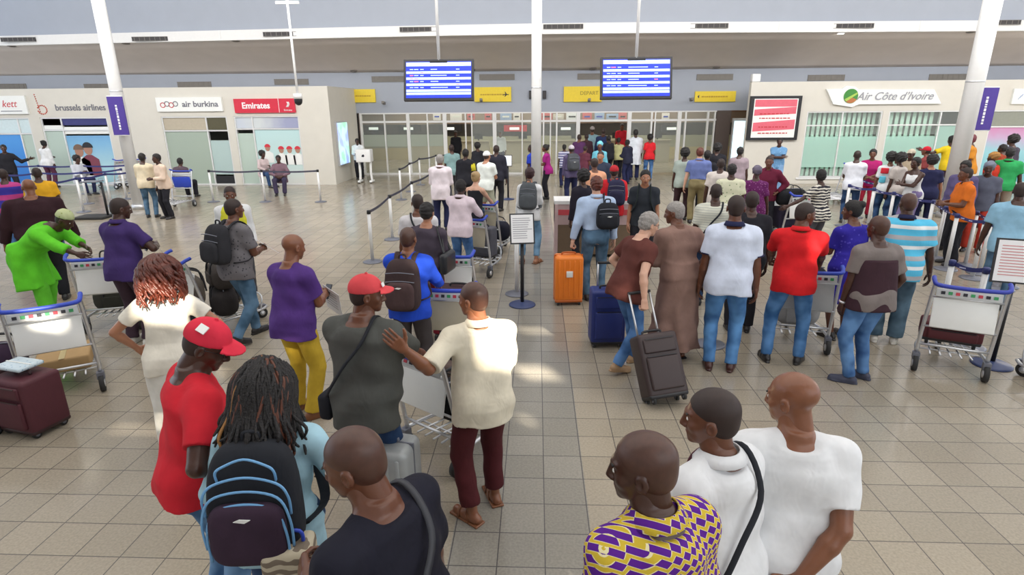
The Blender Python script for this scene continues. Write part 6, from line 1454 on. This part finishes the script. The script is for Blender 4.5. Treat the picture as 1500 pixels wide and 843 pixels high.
sling(PEOPLE['whitestrap'], 1, DBP, 'thin black strap bag on the white shirt behind the handbag'); sling(PEOPLE['lookleft'], -1, mat('dark_strap', (.03, .032, .04), .5), 'dark strap bag across the black tee')
handbag(wg, mat('black_handbag_leather', (.02, .022, .025), .35), 'black leather handbag hanging on the charcoal top', 1, t=.10)
phone(hand_w(py, 'r', .10), radians(-20), 'black phone in the hands of the yellow-trousered person'); phone(hand_w(nv, 'l', .10), radians(-40), 'dark phone held by the indigo polo'); 
paper(hand_w(py, 'r', .14)+np.array([.04, -.02, -.10]), (radians(20), radians(20), radians(-30)), 'white paper bag held beside the purple tee', .22, .30)
paper(hand_w(nv, 'r', .10)+np.array([.02, 0, -.08]), (radians(30), radians(-20), radians(-60)), 'white travel papers held by the indigo polo')
paper(hand_w(wk, 'r', .12), (radians(50), 0, radians(-50)), 'white papers held by the walking person', .2, .28)
paper(hand_w(PEOPLE['redcap'], 'r', .12), (radians(40), 0, radians(-60)), 'white travel papers between the red cap and the braids')
e = empty('blue_pouch', hand_w(wb, 'r', .08), 0, 'small blue pouch held by the person in cream blouse', 'pouch'); MB().rbox((0, 0, 0), (.16, .06, .10), .025).build('pouch_body', M_BLUE, e); MB().tube([(-.07, 0, .05), (0, 0, .09), (.07, 0, .05)], .006, 6).build('cord', M_BLACK, e)

# ------------------------------------------------------------------ luggage carts and luggage
CART = make_trolley
def gp(px, py): q = G(px, py); return (q[0], q[1], 0)
cA = (-4.78, 5.20, 0); CART(cA, radians(34), 'empty cart with blank white panel, nearest on the left')
cB = (-5.48, 7.0, 0); CART(cB, radians(18), 'cart the lime green person leans on')
def on(cart, rz, dx, dy, z): return (cart[0]+dx*cos(rz)-dy*sin(rz), cart[1]+dx*sin(rz)+dy*cos(rz), z)
e = empty('parcel', on(cA, radians(34), 0, .12, .21), radians(34), 'low brown parcel lying on the nearest left cart', 'parcel'); MB().rbox((0, 0, .07), (.46, .5, .14), .02).build('wrapping', mat('brown_cardboard', (.42, .27, .12), .8), e); MB().box((0, 0, .142), (.05, .5, .003)).build('tape', mat('tan_tape', (.55, .42, .22), .3), e)
make_duffel(on(cB, radians(18), 0, .02, .21), radians(18), c(.05, .05, .04), 'dark bag lying low on the green person\'s cart')
e = empty('plastic_bag', on(cB, radians(18), 0, -.10, .62), 0, 'yellow-green checked plastic bag hanging at the cart handle', 'bag'); MB().rbox((0, 0, .15), (.34, .16, .30), .07, n=5).build('bag_body', fab((.42, .46, .10), 'print', (.2, .28, .05)), e); MB().tube(smooth([(-.08, 0, .28), (-.05, 0, .38), (.05, 0, .38), (.08, 0, .28)], 4), .01, 6).build('handle', M_BLACK, e)
nb = nv['base']; cC = (nb[0]+.75, nb[1]+.55, 0); CART(cC, radians(-40), 'cart piled with black bags beside the indigo polo')
make_duffel(on(cC, radians(-40), .0, .05, .21), radians(-60), c(.035, .03, .03), 'large dark bag at the bottom of the left cart pile', .62, .17)
make_duffel(on(cC, radians(-40), .0, .05, .55), radians(-50), c(.06, .05, .045), 'dark grey bag on top of the left cart pile', .55, .15)
q = G(290, 470, .2); make_duffel((q[0]-.1, q[1], .0), radians(-60), c(.012, .013, .016), 'black sports bag hanging low beside the chestnut hair', .50, .17)
q = G(272, 425, .3); make_duffel((q[0], q[1], .0), radians(-50), c(.10, .085, .07), 'brown-grey backpack standing behind the chestnut hair', .42, .26)
cBl = gp(262, 305); CART(cBl, radians(180), 'empty blue cart standing behind the cream-shirted pair', M_BLUE, M_BLUE)
cR = (4.42, 5.95, 0); CART(cR, radians(-26), 'empty cart with white panel and burgundy case, right side', hcol=mat('dark_blue_plastic', (.03, .05, .38), .4))
make_case(on(cR, radians(-26), 0, .03, .24), radians(-26), mat('burgundy_fabric', (.09, .012, .018), .6), 'flat burgundy suitcase lying on the white-panel cart', .54, .26, .20)
rb = rp_['base']; cRP = (rb[0]+.34, rb[1]+.62, 0); CART(cRP, radians(-14), 'cart pushed by the person in red polo', mat('wire_grey_panel', (.40, .41, .40), .5))
make_duffel(on(cRP, radians(-14), 0, .08, .21), radians(-14), c(.30, .30, .30), 'light grey sack on the red polo cart', .5, .19); make_duffel(on(cRP, radians(-14), 0, .05, .60), radians(-14), c(.012, .012, .02), 'black bag on top of the red polo cart', .56, .16)
cFR = (5.22, 5.22, 0); CART(cFR, radians(20), 'cart with black bags cut off at the right edge')
make_case(on(cFR, radians(20), 0, -.02, .21), radians(20), c(.03, .014, .018), 'dark plum suitcase with white tag on the right edge cart', .52, .34, .26)
q = on(cFR, radians(20), -.02, -.05, .55); make_duffel(q, radians(20), c(.012, .012, .014), 'black rounded bag on top of the right edge cart', .50, .15)
e = empty('luggage_tag', on(cFR, radians(20), -.06, -.27, .36), radians(20), 'white paper tag on the dark plum suitcase', 'tag'); MB().rbox((0, 0, 0), (.16, .006, .10), .002, n=2).build('card', M_PAPER, e); MB().box((-.01, -.004, .01), (.1, .001, .012)).build('print', M_INK, e)
gb0 = gc['base']; cG = (-.66, 4.22, 0); CART(cG, radians(-35), 'cart held by the person in dark grey tee')
make_duffel(on(cG, radians(-35), .18, -.12, .42), radians(60), c(.012, .012, .014), 'black bag resting on the dark grey tee cart', .42, .16)
make_case(on(cG, radians(-35), -.04, .14, .21), radians(-20), c(.10, .07, .06), 'brown soft suitcase on the dark grey tee cart', .4, .26, .44)
bb = bl['base']; cK = (bb[0]+.36, bb[1]+.62, 0); CART(cK, radians(-6), 'cart with cream panel pushed by the blue hoodie', M_CNT); make_case(on(cK, radians(-6), .02, .06, .21), radians(-6), c(.05, .025, .03), 'dark brown suitcase standing on the blue hoodie cart', .42, .28, .60)
pb = pk['base']; cP = (pb[0]+.26, pb[1]+.66, 0); CART(cP, radians(-22), 'narrow cart gripped by the pale pink shirt', M_CNT); make_case(on(cP, radians(-22), 0, .1, .21), radians(-22), c(.10, .10, .12), 'grey suitcase on the pale pink shirt cart', .40, .25, .50)
qb = PEOPLE['blond']['base']; cQ = (qb[0]+.28, qb[1]+.58, 0); CART(cQ, radians(-24), 'cart pushed by the blond person', M_CNT); make_duffel(on(cQ, radians(-24), .04, .1, .21), radians(-24), c(.015, .016, .03), 'black bag on the blond person cart', .5, .19)
gw = wg['base']; cW = (gw[0]+.30, gw[1]+.64, 0); CART(cW, radians(-10), 'cart with blue handle ahead of the charcoal top')
q = gp(430, 268); CART(q, radians(170), 'parked cart beside the seated mauve person')
q = G(1152, 352); cZ = (q[0], q[1], 0); CART(cZ, radians(10), 'cart with stacked black bags beside the zebra top'); make_case(on(cZ, radians(10), 0, .1, .21), radians(10), c(.03, .025, .05), 'dark suitcase under the black bag by the zebra top', .5, .34, .42); make_duffel(on(cZ, radians(10), 0, .05, .72), radians(10), c(.012, .012, .016), 'big black bag under the stretched arm of the zebra top', .60, .17)
q = gp(1232, 300)
for k in range(3): CART((q[0]+.02*k, q[1]+.35*k, 0), radians(90), ['nearest of the nested grey carts below the mint blinds', 'middle one of the nested grey carts below the blinds', 'rearmost of the nested grey carts below the blinds'][k], M_CNT)
q = gp(168, 276); CART(q, radians(90), 'dark parked cart in front of the left office posters')
q = gp(196, 274); CART(q, radians(90), 'second parked cart, next to the left column')
# suitcases on the floor
BUR = mat('burgundy_nylon', (.075, .013, .022), .65, bump=.2)
q = gp(56, 628); make_case((q[0], q[1], 0), radians(-14), BUR, 'burgundy soft suitcase on four wheels, front left', .42, .34, .48, trim=mat('dark_burgundy_trim', (.03, .008, .01), .5))
e = empty('plastic_wrapped_packet', (q[0], q[1]+.02, .60), radians(-14), 'shiny blue and white packet lying on the burgundy suitcase', 'packet'); MB().rbox((-.04, 0, .01), (.30, .22, .035), .015, n=3).build('wrapper', fab((.55, .66, .72), 'print', (.2, .36, .5), sc=1.4, rough=.3), e); MB().box((-.04, 0, .030), (.29, .012, .004)).build('seam', M_PANEL, e)
q2 = gp(-4, 625); make_case((q2[0], q2[1], 0), radians(-10), mat('dark_burgundy_nylon', (.045, .012, .016), .65), 'second dark burgundy suitcase at the left edge', .40, .30, .50)
q2 = gp(-8, 585); make_duffel((q2[0], q2[1]+.15, 0), radians(20), c(.03, .015, .035), 'black bag with purple handles behind the burgundy suitcases', .44, .26)
ORG = mat('orange_hard_shell', (.85, .22, .02), .35, var=.03)
q = hand_w(lb, 'l', .05); make_case((q[0]-.05, q[1]-.12), radians(5), ORG, 'bright orange hard shell suitcase', .40, .26, .66, soft=False, trim=mat('dark_orange_trim', (.5, .12, .02), .5))
q = gp(893, 512); make_case((q[0]-.03, q[1]+.15), radians(4), mat('navy_blue_nylon', (.012, .025, .16), .5), 'dark blue upright suitcase behind the brown tee', .40, .26, .64, handle=.28)
q = gp(968, 598); h_ = hand_w(bt, 'r', .05); 
cs = make_case((q[0]+.06, q[1]+.05), radians(14), mat('black_nylon', (.040, .024, .024), .5), 'black wheeled suitcase tilted by the brown tee', .40, .24, .60, handle=.44)
cs.rotation_euler = (radians(22), 0, radians(14)) ; cs.rotation_euler = Matrix.Rotation(radians(14), 3, 'Z').to_4x4().to_3x3().to_euler()
dv = Vector((h_[0]-cs.location.x, h_[1]-cs.location.y, 0)); az = atan2(-dv.x, dv.y); tl = atan2(dv.length, h_[2])
cs.rotation_euler = (Matrix.Rotation(az, 3, 'Z') @ Matrix.Rotation(-tl, 3, 'X') @ Matrix.Rotation(-az+radians(14), 3, 'Z')).to_euler(); cs.location.z = .03
q = G(566, 668, .5); make_case((q[0], q[1]), radians(-12), mat('silver_grey_case', (.40, .42, .42), .4, .2), 'silver grey hard case behind the black tee', .40, .28, .56, soft=False, trim=M_STEELD)
q = G(425, 815, .95); ct2 = (q[0]+.02, q[1]+.42, 0)
e = empty('paper_parcel', (q[0], q[1], .92), radians(10), 'beige striped bag at the very bottom beside the backpack', 'bag'); MB().rbox((0, 0, 0), (.20, .16, .20), .03, n=3).build('bag_body', fab((.52, .46, .34), 'zebra', (.20, .16, .12), sc=1.2), e); MB().tube(smooth([(-.06, 0, .09), (-.05, 0, .15), (.05, 0, .15), (.06, 0, .09)], 4), .008, 6).build('handle', M_BLUE, e)

# ------------------------------------------------------------------ counters, lectern, scale, stands
q = G(870, 372); r = empty('wrapping_counter', (q[0], q[1], 0), 0, 'long counter with white top and pink glass front behind the blue shirt', 'counter')
MB().bx(-.78, .78, -.30, .30, 1.0, 1.06).build('worktop', M_WHITE, r); MB().bx(-.76, .76, -.28, .28, .06, .62).build('brown_panel', mat('brown_laminate', (.20, .14, .09), .5), r)
MB().bx(-.77, .77, -.29, .29, .62, 1.0).build('pink_front', mat('pale_pink_glass', (.55, .40, .40), .3), r); MB().bx(-.772, .772, -.295, -.28, .80, .90).build('red_stripe', mat('coral_stripe', (.60, .08, .10), .4), r)
for s in (-1, 1): MB().bx(s*.74-.03, s*.74+.03, -.31, .31, 0, 1.0).build('post', mat('pink_post', (.62, .45, .45), .4), r)
q = G(537, 268); r = empty('lectern', (q[0], q[1], 0), 0, 'white wheeled lectern with a dark emblem near the left doors', 'lectern')
MB().rbox((0, 0, 1.0), (.55, .40, .46), .03).build('top_box', M_WHITE, r)
for s in (-1, 1):
    MB().tube(smooth([(s*.22, 0, .80), (s*.20, 0, .45), (s*.22, 0, .10)], 4), .045, 8).build('leg', M_WHITE, r); MB().rbox((s*.22, 0, .07), (.10, .44, .07), .02).build('foot', M_WHITE, r)
    for t in (-1, 1): w_ = MB(); wheel(w_, (s*.22, t*.17, .03), .03, .03); w_.build('caster', [M_RUB, M_STEEL], r)
MB().prism([(-.05, .97), (-.03, 1.04), (.03, 1.06), (.06, 1.0), (.03, .96)], -.01, F=lambda q_: (q_[0], q_[1]-.2, q_[2])).build('emblem', M_INK, r)
q = G(143, 320); r = empty('weighing_stand', (q[0], q[1], 0), radians(5), 'low black platform stand with upright post and flat plate', 'stand')
MB().rbox((-.1, .05, .035), (.75, .55, .06), .015).build('platform', M_RUB, r); MB().tube([(.22, .1, .06), (.22, .1, .92)], .03, 8).build('upright', M_BLACK, r); MB().rbox((.05, .0, .95), (.42, .32, .03), .01).build('plate', M_STEELD, r)
sx_ = G(765, 447); sign_stand(sx_[0], sx_[1], radians(8), 'black stand holding a white text sheet in the aisle', h_=.98, w_=.34, hh=.42)
q = G(1466, 535); sign_stand(q[0]-.10, q[1], radians(-20), 'tall black stand with white notice at the right edge', h_=1.02, w_=.42, hh=.46, text_c=mat('red_print_lines', (.6, .25, .25), .6), tilt=-8)
q = G(742, 300); sign_stand(q[0], q[1]+1.0, 0, 'small lit tablet stand beyond the charcoal suit', h_=1.05, w_=.26, hh=.34, text_c=M_SCRW)

# ------------------------------------------------------------------ barrier posts with belts
def T(px, py, z=.96): q = G(px, py, z); return (float(q[0]), float(q[1]))
def B_(px, py): q = G(px, py); return (float(q[0]), float(q[1]))
def chain(pts, labels, belt, last=None, group=None, marks=False):
    for i, p_ in enumerate(pts):
        nx = pts[i+1] if i+1 < len(pts) else last
        post(p_[0], p_[1], labels[i] if isinstance(labels, list) else labels, nx, belt, group, marks=marks)
PV = [B_(546, 384), B_(575, 351), B_(606, 322), B_(634, 302), B_(655, 285)]
chain(PV, 'silver post with dark belt in the near row left of the middle queue', M_BELTD, None, 'near row of barrier posts left of the queue')
PV2 = [B_(588, 293), B_(602, 281), B_(616, 271), B_(640, 264), B_(664, 258)]
chain(PV2, 'silver post with dark belt in the far row left of the middle queue', M_BELTD, None, 'far row of barrier posts left of the queue')
chain([B_(313, 296), B_(389, 296), B_(470, 296)], ['left post of the free-standing belt before the left offices', 'middle post of the free-standing belt before the offices', 'right end post of the free-standing belt before the offices'], M_BELTD)
chain([B_(76, 322), B_(123, 311), B_(164, 302), B_(205, 296)], 'silver post with blue belt in the front left row', M_BELT, None, 'front row of barrier posts at left')
chain([B_(20, 304), B_(66, 299), B_(129, 299), B_(186, 292)], 'silver post with blue belt in the second left row', M_BELT, None, 'second row of barrier posts at left')
chain([B_(10, 283), B_(66, 284), B_(128, 284), B_(196, 283)], 'silver post with blue belt in the rear left row', M_BELT, None, 'rear row of barrier posts at left')
post(*B_(757, 431), 'short silver post without belt just behind the aisle sign', None, M_BELT)
post(*B_(1040, 505), 'silver post left of the white polo person', B_(1052, 470), M_BELT)
RQ = [T(1367, 292), T(1386, 302), T(1403, 312)]
chain([T(1245, 270), T(1281, 275), T(1310, 281), T(1368, 293)], 'silver post with navy belt in the far right row', M_BELT, T(1402, 312), 'far row of barrier posts at right', True)
chain([T(1262, 262), T(1290, 267), T(1330, 270), T(1389, 258)], 'silver post with navy belt before the magenta blouse', M_BELT, None, 'rear row of barrier posts at right', True)
chain([T(1386, 302), T(1432, 309), T(1454, 317), T(1495, 330)], 'silver post with navy belt by the orange polo', M_BELT, T(1540, 340), 'barrier posts by the orange polo', True)
chain([T(1403, 313), T(1444, 322), T(1489, 333)], 'silver post with navy belt in the near right row', M_BELT, T(1540, 345), 'near row of barrier posts at right', True)
chain([T(1396, 381), T(1446, 392)], ['left post standing behind the white-panel cart', 'right post standing behind the white-panel cart'], M_BELT, T(1500, 405), None, True)
